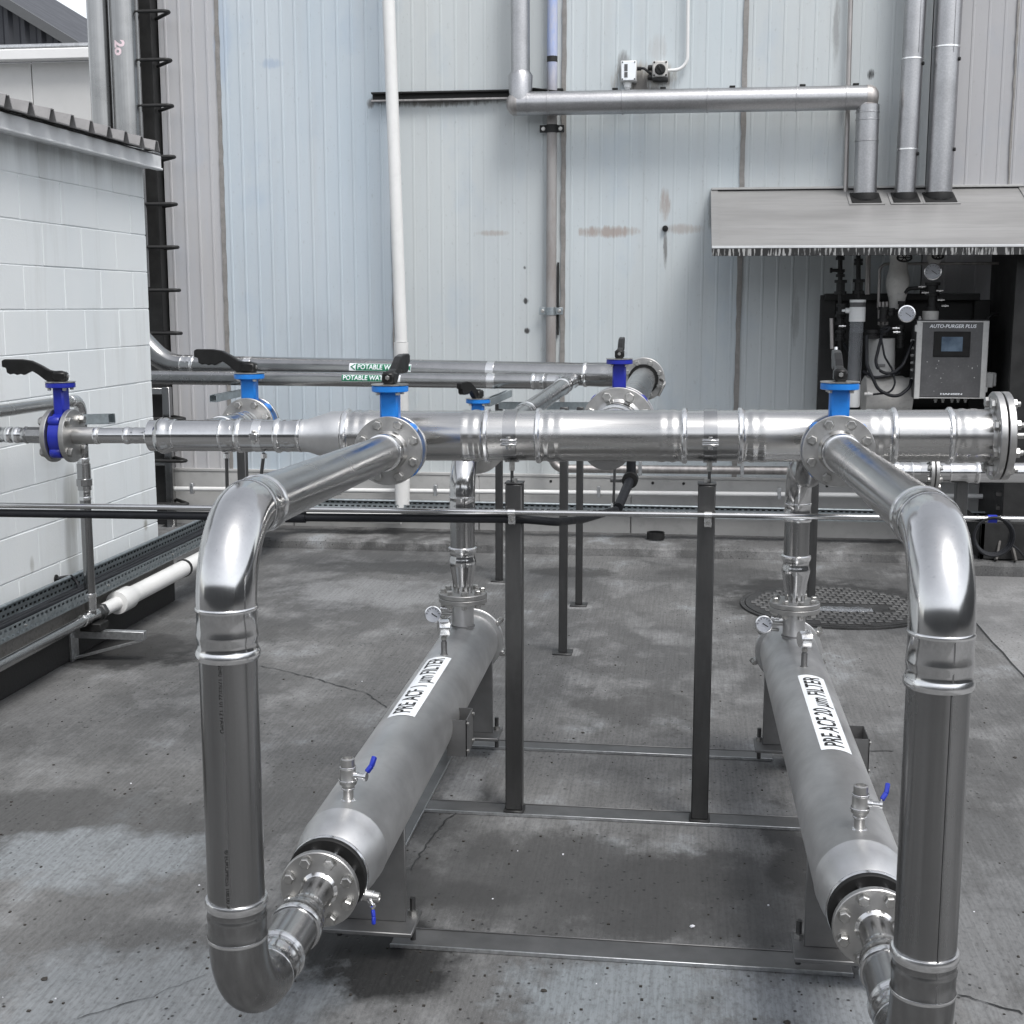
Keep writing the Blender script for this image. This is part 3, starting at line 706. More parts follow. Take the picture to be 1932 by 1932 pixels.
# ------------------------------------------------------------------ filter vessels
R1 = .054; RV = .110
GRP = {}
def gauge(parent, c, facing, r=.031, name='pressure_gauge', stem=None):
    facing = facing.normalized()
    o = MB().lathe(c-facing*.02, facing, [(0, r*.9), (.004, r), (.028, r), (.032, r*1.06), (.036, r*1.06), (.037, r*.93), (.034, r*.9)], 32, True, False).build(name, 'bright', parent)
    MB().lathe(c+facing*.0125, facing, [(0, r*.92), (.001, r*.92)], 32).build('dial', 'dial', o)
    a = EZ.cross(facing).normalized(); 
    MB().beam(c+facing*.0148-(a*.3-EZ*.25)*r*.5, c+facing*.0148+(a*.7-EZ*.45)*r*.8, .0035, .001, facing).build('needle', 'ink', o)
    tk = MB()
    for i in range(11):
        w = R(-45+27*i); d = a*math.cos(w)+EZ*math.sin(w); tk.beam(c+facing*.0142+d*r*.66, c+facing*.0142+d*r*.84, .002, .0008, facing)
    tk.build('scale', 'ink', o)
    return o
def ball_valve(parent, p, ax, hdir, s=1.0, name='ball_valve', lev=None):
    """small ball valve on a stub: p = foot, ax = bore axis, hdir = stem side"""
    o = MB().lathe(p, ax, [(0, .013*s), (.028*s, .013*s), (.030*s, .016*s), (.040*s, .016*s), (.044*s, .0215*s), (.052*s, .0225*s), (.056*s, .020*s), (.085*s, .020*s), (.088*s, .0175*s), (.110*s, .0175*s), (.112*s, .013*s), (.104*s, .012*s)], 8 if False else 20).build(name, 'flange', parent)
    c = p+ax*.068*s
    for k0, rr in ((.030, .0168), (.052, .0232), (.086, .0206)): MB().lathe(p+ax*k0*s, ax, [(0, rr*s*.96), (.001*s, rr*s*1.02), (.004*s, rr*s*1.02), (.005*s, rr*s*.96)], 20, False, False).build('ring', 'bright', o)
    MB().lathe(c+hdir*.016*s, hdir, [(0, .010*s), (.012*s, .010*s), (.013*s, .007*s), (.03*s, .007*s), (.03*s, .011*s), (.036*s, .011*s)], 10).build('stem', 'bright', o)
    q = c+hdir*.046*s; lev = lev or ax
    MB().beam(q, q+lev*.016*s+hdir*.004*s, .010*s, .004*s, hdir, .001).build('lever', 'bolt', o)
    k = MB(); k.beam(q+lev*.012*s+hdir*.003*s, q+lev*.030*s+hdir*.012*s, .014*s, .011*s, hdir, .002); k.beam(q+lev*.028*s+hdir*.012*s, q+lev*.054*s+hdir*.014*s, .014*s, .011*s, hdir, .002)
    k.build('handle_sleeve', 'handleblue', o)
    return o
def vessel(side, A, B, text, lab, tx, Yn):
    """A = centre of front flange, B = centre of rear cover"""
    T = thing('filter_vessel', lab, 'filter', ((A.x+B.x)/2, (A.y+B.y)/2, 0), 'two filter vessels')
    ax = (B-A).normalized(); L = (B-A).length
    at = lambda y: A+ax*((y-A.y)/ax.y)
    prof = [(.062, .080), (.085, .083), (.095, .088), (.12, .099), (.16, .1075), (.205, RV), (.207, RV+.0012), (.214, RV+.0012), (.216, RV), (L-.05, RV)]
    MB().lathe(A, ax, prof, 64).build('shell', 'vessel', T)
    bf = flange(T, A+ax*.056, ax, .096, .014, 8, .009, face=-1, mat='rubber', phase=.5, name='backing_ring', bolts=False)
    for i in range(8):
        w = 2*math.pi*(i+.5)/8; a, b = frame(ax); p = A+(a*math.cos(w)+b*math.sin(w))*.074
        MB().cyl(p+ax*.008, p+ax*.064, .0075, 10).build('stud', 'bright', bf)
    MB().lathe(A+ax*.063, ax, [(0, .0965), (.004, .0985), (.010, .0985), (.012, .088)], 56, False, False).build('collar', 'bright', T)
    MB().lathe(A+ax*.009, ax, [(0, .068), (.045, .068)], 40).build('gasket', 'rubber', T)
    # rear cover with clamp band and swing bolts
    MB().lathe(A, ax, [(L-.055, RV+.001), (L-.052, RV+.016), (L-.040, RV+.018), (L-.036, RV+.012), (L-.030, RV+.012), (L-.026, RV+.018), (L-.014, RV+.016), (L, RV*.9), (L+.03, RV*.55), (L+.04, 0.01)], 56).build('rear_cover', 'vessel', T)
    a, b = frame(ax)
    for w in (35, -20, 145, 200):
        d = a*math.cos(R(w))+b*math.sin(R(w)); q = A+ax*(L-.033)+d*(RV+.022)
        o = MB().beam(q-ax*.022, q+ax*.022, .022, .014, d, .003).build('swing_bolt', 'flange', T)
        MB().cyl(q-ax*.03+d*.010, q+ax*.035+d*.012, .006, 10).build('stud', 'bolt', o); MB().lathe(q+ax*.012+d*.011, ax, [(0, .012), (.012, .012)], 6).build('nut', 'bolt', o)
    # outlet nozzle
    n0 = at(Yn); nz = .205
    MB().lathe(n0+EZ*.09, EZ, [(0, .041), (nz-.09, .041)], 36).build('nozzle', 'vessel', T)
    MB().lathe(n0+EZ*.1085, EZ, [(0, .046), (.004, .0445), (.006, .041)], 36).build('weld', 'plate', T)
    flange(T, n0+EZ*(nz+.008), EZ, .0925, .018, 8, .0095, face=-1, hub=.041, phase=.3)
    # gauges
    gb = n0+EZ*.155-EX*.035
    nip = MB().cyl(gb, gb-EX*.045, .0075, 12).build('nipple', 'bolt', T)
    gauge(T, gb-EX*.078*1.0-EY*.012-EZ*.002, V(.12, -1, .18))
    MB().lathe(gb-EX*.02+EZ*.022-EY*.01, -EX, [(0, .008), (.02, .008), (.02, .011), (.03, .011)], 10).build('vent_cock', 'bright', T)
    MB().cyl(gb-EX*.075-EZ*.02, gb-EX*.02-EZ*.03+EY*.02, .007, 10).build('elbow_stub', 'bolt', T)
    g0 = at(Yn-.40)+EZ*(RV-.003)
    MB().lathe(g0, EZ, [(0, .0165), (.004, .012), (.004, .0105), (.048, .0105), (.048, .008), (.058, .008)], 18).build('stub', 'plate', T)
    MB().lathe(g0+EZ*.056, EZ, [(0, .011), (.012, .011)], 6).build('nut', 'bolt', T)
    gauge(T, g0+EZ*.098, V(.93, .36, 0) if side < 0 else V(.96, .28, 0), .030)
    # sample valve on top near the front, drain valve below
    v0 = at(3.13)+EZ*(RV-.003)
    MB().lathe(v0, EZ, [(0, .021), (.004, .015)], 18).build('weld', 'bright', T)
    ball_valve(T, v0, EZ, V(.98, -.2, 0).normalized(), 1.0, lev=V(.12, .55, .83).normalized())
    if side < 0:
        d0 = at(2.97)+V(.085, -.01, -.055)
        ball_valve(T, d0-V(.045, 0, 0), V(1, 0, -.15).normalized(), V(.5, -.6, -.4).normalized(), .7, 'drain_valve', lev=V(.0, -.25, -1).normalized())
    # legs
    for (yl, front) in ((3.36, 1), (5.00, 0)):
        c = at(yl); zb = .095
        o = MB().box((c.x-.095, yl-.006, zb), (c.x+.095, yl+.006, c.z-.03), .002).build('leg', 'plate', T)
        MB().box((c.x-.125, yl-.075, zb-.012), (c.x+.125, yl+.075, zb), .002).build('base_plate', 'plate', o)
        for sx in (-.105, .105):
            MB().cyl(V(c.x+sx, yl+.04, .022), V(c.x+sx, yl+.04, zb+.05), .008, 12).build('levelling_stud', 'post', o); MB().lathe(V(c.x+sx, yl+.04, zb), EZ, [(0, .014), (.014, .014)], 6).build('nut', 'bolt', o)
    # name plate bracket on the side
    yb = 4.02; c = at(yb); x = c.x+RV; z = c.z-.02
    o = MB().box((x-.02, yb, z-.075), (x+.045, yb+.003, z+.045)).box((x-.02, yb+.13, z-.075), (x+.045, yb+.133, z+.045)).box((x+.042, yb, z-.075), (x+.045, yb+.133, z+.045)).build('bracket', 'plate', T)
    for zz in (z-.06, z+.03): place('bolt', bolt_mesh(.005, .008), o, orient(V(x+.045, yb+.012, zz), EX)); place('bolt', bolt_mesh(.005, .008), o, orient(V(x+.045, yb+.12, zz), EX))
    # label wrapped on the shell
    y0, y1 = tx; c = at((y0+y1)/2); ln = (y1-y0); hh = .088; out = Quaternion(ax, 0) @ V(-.10 if side < 0 else .12, 0, 1)
    lb = wrap(rect_mesh(ln, hh), 'label', 'label', T, c, ax, out, RV, .004, .0008)
    me = text_mesh(text, .078, bold=.0012); w = max(v.co.x for v in me.vertices)-min(v.co.x for v in me.vertices)
    for v in me.vertices: v.co.x *= ln*.93/w
    wrap(me, 'lettering', 'ink', lb, c, ax, out, RV, .004, .0016)
    return T, at
AL, BLr = V(-.832, 2.863, .415), V(-.832, 5.10, .452)
AR, BR = V(.437, 2.853, .405), V(.408, 5.12, .447)
VL, atL = vessel(-1, AL, BLr, 'PRE ACF 1 \u00b5m FILTER', 'filter vessel on the left, labelled 1 micron', (3.80, 4.44), 4.872)
VR, atR = vessel(1, AR, BR, 'PRE ACF 20 \u00b5m FILTER', 'filter vessel on the right, labelled 20 micron', (3.68, 4.40), 4.90)

# ------------------------------------------------------------------ front loops: header -> valve -> pipe -> riser -> filter
def front_loop(side, XR, YR, cx, A, lab):
    """cx = bore centre of the valve on the header"""
    T = thing('feed_pipe', lab, 'pipe', (XR, YR, 0), 'front pipe loops')
    yv = 4.165
    P = V(cx.x, yv-.027, cx.z); ztop = 1.385; E = V(XR, YR, ztop); d = (P-E).normalized()
    fl = flange(T, P-d*.012, d, .110, .018, 8, .0115, face=-1, phase=.5)
    MB().lathe(P-d*.02, -d, [(0, R1*1.2), (.006, R1*1.12), (.012, R1*1.0), (.05, R1)], 40).build('weld_neck', 'flange', T)
    f0 = P-d*.06; fitting(T, f0+d*.012, -d, R1, .085)
    RB = .165; lo = V(XR, YR, A.z-.005)
    pe = E+d*RB
    pipe(T, pe, P-d*.03, R1, 'steel')
    fitting(T, pe-d*.004, d, R1, .10)
    elbow(T, [E+d*(RB+.005), E, V(XR, YR, ztop-RB-.005)], R1*1.035, RB)
    fitting(T, V(XR, YR, ztop-RB+.004), -EZ, R1, .10)
    rs = pipe(T, V(XR, YR, lo.z+RB), V(XR, YR, ztop-RB), R1, 'steel_v', 'riser')
    MB().box((XR+.006 if side < 0 else XR+.012, YR-R1-.0006, lo.z+RB), (XR+.0085 if side < 0 else XR+.0145, YR-R1+.004, ztop-RB)).build('weld_seam', 'plate', rs)
    fitting(T, V(XR, YR, lo.z+RB-.004), EZ, R1, .085, 'steel_v')
    d2 = (A-lo); d2.z = 0; d2.normalize(); A2 = A-d2*.009
    elbow(T, [V(XR, YR, lo.z+RB+.005), lo, lo+d2*(RB+.005)], R1*1.035, RB, 'steel_v' )
    e2 = lo+d2*RB; ax2 = (A2-e2).normalized(); L2 = (A2-e2).length
    fitting(T, e2-ax2*.004, ax2, R1*.98, .085)
    pipe(T, e2, e2+ax2*(L2-.15), R1*.98, 'steel')
    MB().lathe(e2+ax2*(L2-.205), ax2, [(q[0], q[1]) for q in [(0, R1), (.002, R1*1.06), (.010, R1*1.10), (.018, R1*1.07), (.024, R1*1.0), (.04, R1*1.0), (.055, R1*.93), (.07, R1*.80), (.085, R1*.72), (.10, .040)]], 40).build('reducer', 'polish', T)
    MB().lathe(e2+ax2*(L2-.205), ax2, [(.002, R1*1.065), (.010, R1*1.105), (.017, R1*1.075)], 40, False, False).build('bead', 'bright', T)
    pipe(T, e2+ax2*(L2-.11), A2, .038, 'steel', 'stub')
    MB().lathe(A2, -ax2, [(.008, .046), (.012, .042), (.016, .038)], 36, False, False).build('weld', 'bright', T)
    flange(T, A2, ax2, .0935, .018, 8, .0105, face=-1, phase=.5)
    if side < 0:
        oo = V(.05, -1, 0)
        s1 = text_mesh('5040 17/03/22 01 12 FA/PD', .0115, bold=.0); wrap(s1, 'print', 'etch', rs, V(XR, YR, aY(450, 1304, YR).z), -EZ, oo, R1, .003, .0005)
        s2 = text_mesh('\u00ae EUROPRESS 108.00 X 2.00 EN', .0115, bold=.0); wrap(s2, 'print', 'etch', rs, V(XR, YR, aY(450, 1657, YR).z), -EZ, oo, R1, .003, .0005)
    return T, P, d
cL, cR = V(aY(729, 858, 4.10).x, 4.165, hp(729).z-.020), V(aY(1584, 862, 4.10).x, 4.165, hp(1584).z-.020)
FL, PL, dL = front_loop(-1, -.833, 2.295, cL, AL, 'left front stainless loop with printed riser pipe down to the 1 micron filter')
FR, PR, dR = front_loop(1, .437, 2.275, cR, AR, 'right front stainless loop with riser pipe down to the 20 micron filter')
for c, d, lab, s in ((cL, dL, 'bright blue butterfly valve in front of the header, above the left filter', -1), (cR, dR, 'bright blue butterfly valve in front of the header, above the right filter', 1)):
    butterfly('butterfly_valve', lab, c, EY, 'blue', .110, 1.15, V(.03, 1, 0), 'blue butterfly valves', .052, .205)
    # tee branch and rear flange, welded to the header
    flange(HT, c+EY*.038, EY, .110, .018, 8, .0115, face=1, phase=.5, name='branch_flange')
    MB().lathe(V(c.x, c.y+.045, c.z), EY, [(0, .054), (.03, .054), (.04, .064), (.06, .064), (.07, .056), (.24, .056)], 40).build('branch', 'steel_x', HT)

# ------------------------------------------------------------------ outlets behind the header
RR = .0465
def outlet(n0, top, back, lab, endp):
    T = thing('outlet_pipe', lab, 'pipe', (n0.x, n0.y, 0), 'filter outlet pipes')
    f0 = n0+EZ*.232
    flange(T, f0, EZ, .0925, .018, 8, .0095, face=1, phase=.3)
    MB().lathe(f0-EZ*.012, EZ, [(0, .09), (.004, .09)], 36).build('gasket', 'rubber', T)
    MB().lathe(f0, EZ, [(0, .036), (.03, .037), (.07, .042), (.11, .050), (.125, .0525), (.14, .050), (.15, .047), (.16, .0485), (.172, .0535), (.18, .0535), (.185, .047)], 36).build('reducer', 'polish', T)
    MB().lathe(f0, EZ, [(.162, .050), (.171, .0540), (.181, .0540), (.185, .048)], 36, False, False).build('bead', 'bright', T)
    RBd = .15; up = V(n0.x, n0.y, top); zz = top-RBd
    pipe(T, f0+EZ*.16, V(n0.x, n0.y, zz), RR, 'steel_v', 'riser')
    fitting(T, V(n0.x, n0.y, zz), -EZ, RR, .07)
    bd = back.normalized()
    elbow(T, [V(n0.x, n0.y, zz-.004), up, up+bd*(RBd+.004)], RR*1.035, RBd)
    fitting(T, up+bd*RBd, bd, RR, .07)
    if endp.z > up.z+.05: elbow(T, [up+bd*RBd, V(endp.x, endp.y, up.z), endp], RR, .09, 'steel')
    else: pipe(T, up+bd*RBd, endp, RR, 'steel')
    return T
nL, nR = atL(4.872), atR(4.90)
topL = aY(900, 843, 5.2).z
outlet(nL, topL, EY, 'outlet pipe rising from the left filter and turning away', V(nL.x, 5.22, topL))
outlet(nR, 1.205, -EY, 'outlet pipe rising from the right filter to the header back', V(nR.x, 4.45, 1.33))
# left outlet valve and run to the lower potable pipe
cB = V(nL.x, 5.26, topL)
TL = thing('return_pipe', 'slanting stainless pipe from the small valve to the lower potable water pipe', 'pipe', cB)
flange(TL, cB+EY*.04, EY, .110, .018, 8, .011, face=1)
MB().lathe(cB, EY, [(-.049, .110), (-.031, .110)], 40).build('flange', 'flange', TL)
butterfly('butterfly_valve', 'small bright blue butterfly valve just above the header, behind its left clamp', cB, EY, 'blue', .100, .95, V(-.25, -1, 0), 'blue butterfly valves', .05, .185)

# dark blue inlet valve behind the header
cD = aY(1168, 797, 5.20); xD = cD.x
IN = thing('inlet_pipe', 'thick stainless pipe with big bolted flanges running back from the header', 'pipe', (xD, 5.2, 0))
pipe(IN, V(xD, YH, cD.z-.01), V(xD, 5.10, cD.z), .084, 'steel')
fitting(IN, V(xD, 4.98, cD.z), -EY, .084, .10, 'steel'); 
flange(IN, V(xD, 5.13, cD.z), EY, .142, .022, 8, .0145, face=-1)
flange(IN, V(xD, 5.225, cD.z), EY, .142, .022, 8, .0145, face=1)
MB().lathe(V(xD, 5.13, cD.z), -EY, [(.011, .098), (.02, .092), (.03, .086)], 40, False, False).build('weld', 'bright', IN)
butterfly('butterfly_valve', 'dark blue butterfly valve between large flanges behind the header centre', V(xD, 5.178, cD.z), EY, 'navy', .142, 1.0, V(.0, 1, 0), 'blue butterfly valves', .07, .245)
pB = aY(1216, 712, 8.0)
cC = V(xD, 5.24, cD.z); 
pipe(IN, cC, V(pB.x, 7.75, pB.z), .0715, 'steel')
flange(IN, V(pB.x, 7.80, pB.z), EY, .125, .02, 8, .0125, face=-1, phase=.5); flange(IN, V(pB.x, 7.835, pB.z), EY, .125, .02, 8, .0125, face=1, phase=.5)
MB().lathe(V(pB.x, 7.80, pB.z), -EY, [(.010, .088), (.02, .088)], 40).build('gasket', 'rubber', IN)
MB().lathe(V(pB.x, 7.84, pB.z), EY, [(0, .074), (.2, .074), (.26, .05)], 40).build('tee_fitting', 'steel', IN)
MB().tube(bend([V(pB.x+.10, 7.78, pB.z+.0), V(pB.x+.13, 7.70, pB.z-.01), V(pB.x+.09, 7.70, pB.z-.09)], .02, 4), .008, 8).build('handle', 'bolt', IN)

# second branch on the left with a bright blue valve
cS = aY(474, 800, 5.25)
SB = thing('branch_pipe', 'short stainless branch behind the left end of the header', 'pipe', cS)
pS = hp(392); pipe(SB, V(pS.x, YH, pS.z+.002), V(cS.x, 5.2, cS.z), .054, 'steel')
dS = (V(cS.x, 5.2, cS.z)-V(pS.x, YH, pS.z)).normalized()
for k in (.30, .52, .66): fitting(SB, V(pS.x, YH, pS.z)+dS*k, dS if k > .5 else -dS, .054, .07)
fS = V(cS.x, 5.205, cS.z)
flange(SB, fS, EY, .110, .018, 8, .0115, face=-1); flange(SB, fS+EY*.075, EY, .110, .018, 8, .0115, face=1)
pipe(SB, fS+EY*.075, V(cS.x, 5.42, cS.z), .054, 'steel')
butterfly('butterfly_valve', 'bright blue butterfly valve left of the header, its long lever pointing left', fS+EY*.038, EY, 'blue', .110, 1.2, V(-1, .12, 0), 'blue butterfly valves', .055, .205)

# small dark blue valve in the 54 mm line at far left
cV = hp(119)
vt = butterfly('butterfly_valve', 'dark blue butterfly valve in front of the white block wall', cV, EX, 'navy', .094, 1.0, V(-1, -.12, 0), 'blue butterfly valves', .045, .185)
flange(HT, cV+EX*.034, EX, .094, .018, 4, .0125, face=1, phase=.5)
LP = thing('supply_pipe', 'thin stainless pipe with press fittings at the far left edge', 'pipe', cV-EX*.2)
flange(LP, cV-EX*.034, EX, .094, .018, 4, .0125, face=-1, phase=.5)
pipe(LP, cV-EX*.04, cV-EX*1.2, .0265, 'steel')
MB().lathe(cV-EX*.045, -EX, [(0, .030), (.01, .033), (.022, .033), (.024, .029), (.085, .029), (.087, .031), (.095, .031)], 8).build('union', 'steel', LP)
fitting(LP, cV-EX*.13, -EX, .0265, .05); fitting(LP, cV-EX*.24, EX, .0265, .05)

# ------------------------------------------------------------------ potable water pipes behind
def potable(pts, r, lab, name='potable_water_pipe'):
    T = thing(name, lab, 'pipe', pts[0], 'two potable water pipes'); return T
uL, uR = aY(352, 690, 8.55), aY(1185, 708, 8.02); RU = .070
uT = potable([uL, uR], RU, 'upper potable water pipe, curving upward at its left end')
ud = (uR-uL).normalized()
pipe(uT, uL, uR, RU, 'steel')
elbow(uT, [uL, uL-ud*.16, uL-ud*.16+V(-.40, 0, .42)], RU*1.03, .30, 'steel')
fitting(uT, uL-ud*.02, ud, RU, .10); fitting(uT, uR-ud*.02, -ud, RU, .25, 'steel')
lL, lR = aY(200, 711, 8.40), aY(1035, 720, 7.95); RL = .0455
lT = potable([lL, lR], RL, 'lower potable water pipe with a tee at its right end')
ld = (lR-lL).normalized()
pipe(lT, lL, lR, RL, 'steel'); fitting(lT, lR-ld*.02, -ld, RL, .08)
q0, q1 = lR+ld*.02, cB+EY*.04
jn = aY(1068, 722, 7.9)
elbow(TL, [lR, lR+ld*.13, lR+ld*.13+(cB-lR-ld*.13).normalized()*.2], RL*1.06, .09, 'polish')
e0 = lR+ld*.13; dd = (V(cB.x, 5.3, cB.z)-e0).normalized(); LL = (V(cB.x, 5.3, cB.z)-e0).length
pipe(TL, e0+dd*.05, V(cB.x, 5.3, cB.z), RL, 'steel'); MB().lathe(e0-dd*.10, dd, [(0, RL*1.02), (.012, RL*1.10), (.02, RL*1.02), (.2, RL*1.02)], 32).build('branch', 'polish', TL)
for k, sgn in ((.25, 1), (.55*LL, 1), (.55*LL+.16, -1)): fitting(TL, e0+dd*k, dd*sgn, RL, .07)
# clamps and labels
for (T, P, r) in ((uT, uL, RU), (lT, lL, RL)):
    dirn = ud if T is uT else ld
    for px in (480, 945):
        a = aY(px, 700, 8.2); c = P+dirn*((a.x*(P.y+0)/8.2-P.x)/dirn.x); clamp(T, c, dirn, r, .05, 'bright')
def sticker(T, P, dirn, r, px0, px1, txt, left, w_):
    a = P+dirn*((aY(px0, 700, 8.2).x*P.y/8.2*1.0-P.x)/dirn.x); 
    # find the two ends on the pipe axis
    def onaxis(px):
        lo_, hi_ = 0., 6.
        for _ in range(40):
            m_ = (lo_+hi_)/2; q = P+dirn*m_; v = q-_c; x_ = 966+2500*(v.dot(_r)/v.dot(_f))
            if x_ < px: lo_ = m_
            else: hi_ = m_
        return P+dirn*lo_
    s0, s1 = onaxis(px0), onaxis(px1); L = (s1-s0).length; c = (s0+s1)/2; out = V(.05, -1, .28); h = w_
    o = wrap(rect_mesh(L, h), 'sticker', 'label', T, c, dirn, out, r, .006, .0008)
    ah = h*.42
    if left:
        wrap(rect_mesh(L*.82, h*.92, L*.02), 'green_field', 'green', o, c, dirn, out, r, .006, .0013)
        wrap(poly_mesh([(-L/2+.008, 0), (-L/2+.036, ah), (-L/2+.042, ah), (-L/2+.042, -ah), (-L/2+.036, -ah)]), 'arrow', 'green', o, c, dirn, out, r, .006, .0013)
        wrap(poly_mesh([(-L/2+.022, 0), (-L/2+.042, ah*.7), (-L/2+.042, -ah*.7)]), 'arrow', 'label', o, c, dirn, out, r, .006, .0017)
        wrap(poly_mesh([(L/2-.026, 0), (L/2-.003, ah), (L/2-.003, -ah)]), 'arrow', 'green', o, c, dirn, out, r, .006, .0013)
        me = text_mesh(txt, h*.92, bold=.0008); sh = L*.02; tw = L*.77
    else:
        wrap(rect_mesh(L*.86, h*.92, -L*.07), 'green_field', 'green', o, c, dirn, out, r, .006, .0013)
        wrap(poly_mesh([(L/2-.048, ah), (L/2-.032, ah), (L/2-.008, 0), (L/2-.032, -ah), (L/2-.048, -ah), (L/2-.024, 0)]), 'arrow', 'label', o, c, dirn, out, r, .006, .0017)
        wrap(rect_mesh(.03, h*.92, L/2-.037), 'green_field', 'green', o, c, dirn, out, r, .006, .0014)
        me = text_mesh(txt, h*.92, bold=.0008); sh = -L*.08; tw = L*.8
    w = max(v.co.x for v in me.vertices)-min(v.co.x for v in me.vertices)
    for v in me.vertices: v.co.x = v.co.x*tw/w+sh
    wrap(me, 'lettering', 'label', o, c, dirn, out, r, .006, .0019)
sticker(uT, uL, ud, RU, 667, 783, 'POTABLE WATER', True, .048)
sticker(lT, lL, ld, RL, 650, 760, 'POTABLE WATER', False, .044)

# strut channels and posts that carry them
def strut(p0, p1, lab, grp='galvanised strut channels'):
    T = thing('strut_channel', lab, 'strut', p0, grp); d = (p1-p0).normalized(); s = d.cross(EZ).normalized(); w, h, t = .041, .041, .0035
    m = MB()
    m.beam(p0-EZ*h/2, p1-EZ*h/2, w, t); m.beam(p0+s*w/2, p1+s*w/2, t, h-.005); m.beam(p0-s*w/2, p1-s*w/2, t, h-.005)
    m.beam(p0+s*(w/2-.006)+EZ*h/2, p1+s*(w/2-.006)+EZ*h/2, .011, t); m.beam(p0-s*(w/2-.006)+EZ*h/2, p1-s*(w/2-.006)+EZ*h/2, .011, t)
    m.build('channel', 'galv_strut', T, flat=True); return T
strut(aY(402, 752, 7.7), aY(470, 738, 8.9), 'short galvanised strut left of the long-levered blue valve')
strut(aY(918, 760, 7.6), aY(960, 742, 8.9), 'galvanised strut under both potable pipes near their clamps')
strut(aY(945, 765, 8.3), aY(1125, 766, 7.9), 'horizontal galvanised strut behind the header, right of the small valve')
strut(aY(160, 791, 5.6), aY(211, 790, 5.55), 'short galvanised strut stub behind the far left pipe')
def thinpost(px, pyt, pxb, pyb, w, lab):
    b = aZ(pxb, pyb, 0); t_ = aY(px, pyt, b.y); T = thing('pipe_stand', lab, 'post', (b.x, b.y, 0), 'thin square pipe stands')
    MB().box((b.x-w/2, b.y-w/2, .008), (b.x+w/2, b.y+w/2, t_.z), .003).build('post', 'post', T)
    MB().box((b.x-.05, b.y-.05, .001), (b.x+.05, b.y+.05, .009), .002).build('base_plate', 'post', T)
thinpost(930, 762, 942, 1096, .045, 'thin steel stand farthest back, just left of the left square post')
thinpost(1062, 768, 1062, 1232, .042, 'thin steel stand, the nearer of two right of the left square post')
thinpost(1090, 768, 1092, 1142, .040, 'thin steel stand, the farther of two right of the left square post')
b = V(aY(457, 850, 6.3).x, 6.3, 0); T = thing('pipe_stand', 'thin steel stand under the long-levered blue valve', 'post', b, 'thin square pipe stands')
MB().box((b.x-.022, b.y-.022, 0), (b.x+.022, b.y+.022, 1.2), .003).build('post', 'post', T)
b = V(aY(1545, 980, 7.6).x, 7.9, 0)
T = thing('pipe_stand', 'thin steel stand beside the right outlet pipe', 'post', b, 'thin square pipe stands')
MB().box((b.x-.022, b.y-.022, .012), (b.x+.022, b.y+.022, .95), .003).build('post', 'post', T); MB().box((b.x-.06, b.y-.05, .001), (b.x+.09, b.y+.05, .012), .002).build('base_plate', 'post', T)
# hanging rods under the 108 mm run
for px, top, bot in ((426, 850, 943), (497, 850, 935)):
    c = hp(px) - EZ*.055; T = thing('threaded_rod', 'thin threaded rod hanging under the header, %s of two' % ('left' if px < 450 else 'right'), 'rod', c, 'threaded rods under the header')
    e = aY(px+(3 if px < 450 else -9), bot, YH+.02); MB().cyl(c-EZ*.005, e, .006, 10).build('rod', 'post', T); MB().lathe(c-EZ*.024, EZ, [(0, .011), (.016, .011)], 6).build('nut', 'bright', T)
c = aY(1160, 880, 5.6); T = thing('threaded_rod', 'thin threaded rod beside the black elbow pipe', 'rod', c, 'threaded rods under the header'); MB().cyl(c, aY(1157, 962, 5.6), .006, 10).build('rod', 'post', T); MB().lathe(aY(1157, 957, 5.6), EZ, [(0, .012), (.02, .012)], 6).build('nut', 'bright', T)

# ------------------------------------------------------------------ rail in front of the posts, with the black hose below it
YR_ = 4.36
RT = thing('service_rail', 'thin stainless pipe clipped across both posts at waist height', 'pipe', (0, YR_, 0))
ra, rb = aY(-80, 952, YR_), aY(2020, 981, YR_); rdir = (rb-ra).normalized()
pipe(RT, ra, rb, .0095, 'polish')
for px in (965, 1336):
    c = ra+rdir*((aY(px, 970, YR_).x-ra.x)/rdir.x)
    o = MB().lathe(c-rdir*.012, rdir, [(0, .0098), (0, .0125), (.024, .0125), (.024, .0098)], 20, False, False).build('saddle_clip', 'bright', RT)
    MB().box(c+V(-.012, .005, -.042), c+V(.012, .014, -.010), .001).build('tab', 'bright', o); place('bolt', bolt_mesh(.005, .008), o, orient(c+V(0, .005, -.027), -EY))
off = V(0, .012, -.030)
pth = [ra+off, ra+rdir*1.2+off, ra+rdir*((aY(985, 985, YR_).x-ra.x)/rdir.x)+V(0, .02, -.026), aY(1050, 985, 4.5), aY(1100, 980, 4.95), aY(1162, 962, 5.5)]
HO = thing('black_hose', 'black pipe slung under the rail, then bending up behind the header', 'pipe', ra)
MB().tube(bend(pth, .12, 6), .0145, 16).build('hose', 'cable', HO)
MB().cyl(pth[1], pth[1]+rdir*.07, .019, 16).build('coupling', 'cable', HO)
e1, e2 = aY(1166, 958, 5.55), aY(1189, 905, 6.0)
MB().cyl(e1, e2, .021, 18).build('hose', 'cable', HO); MB().cyl(e2-V(0, .04, 0), e2+V(0, .05, 0), .036, 20).build('coupling', 'rubber', HO); MB().cyl(e2+V(.003, .03, 0), e2+V(-.002, .03, .35), .022, 18).build('hose', 'cable', HO)
MB().cyl(e2-V(.09, 0, 0), e2, .014, 12).build('valve_stub', 'plate', HO)
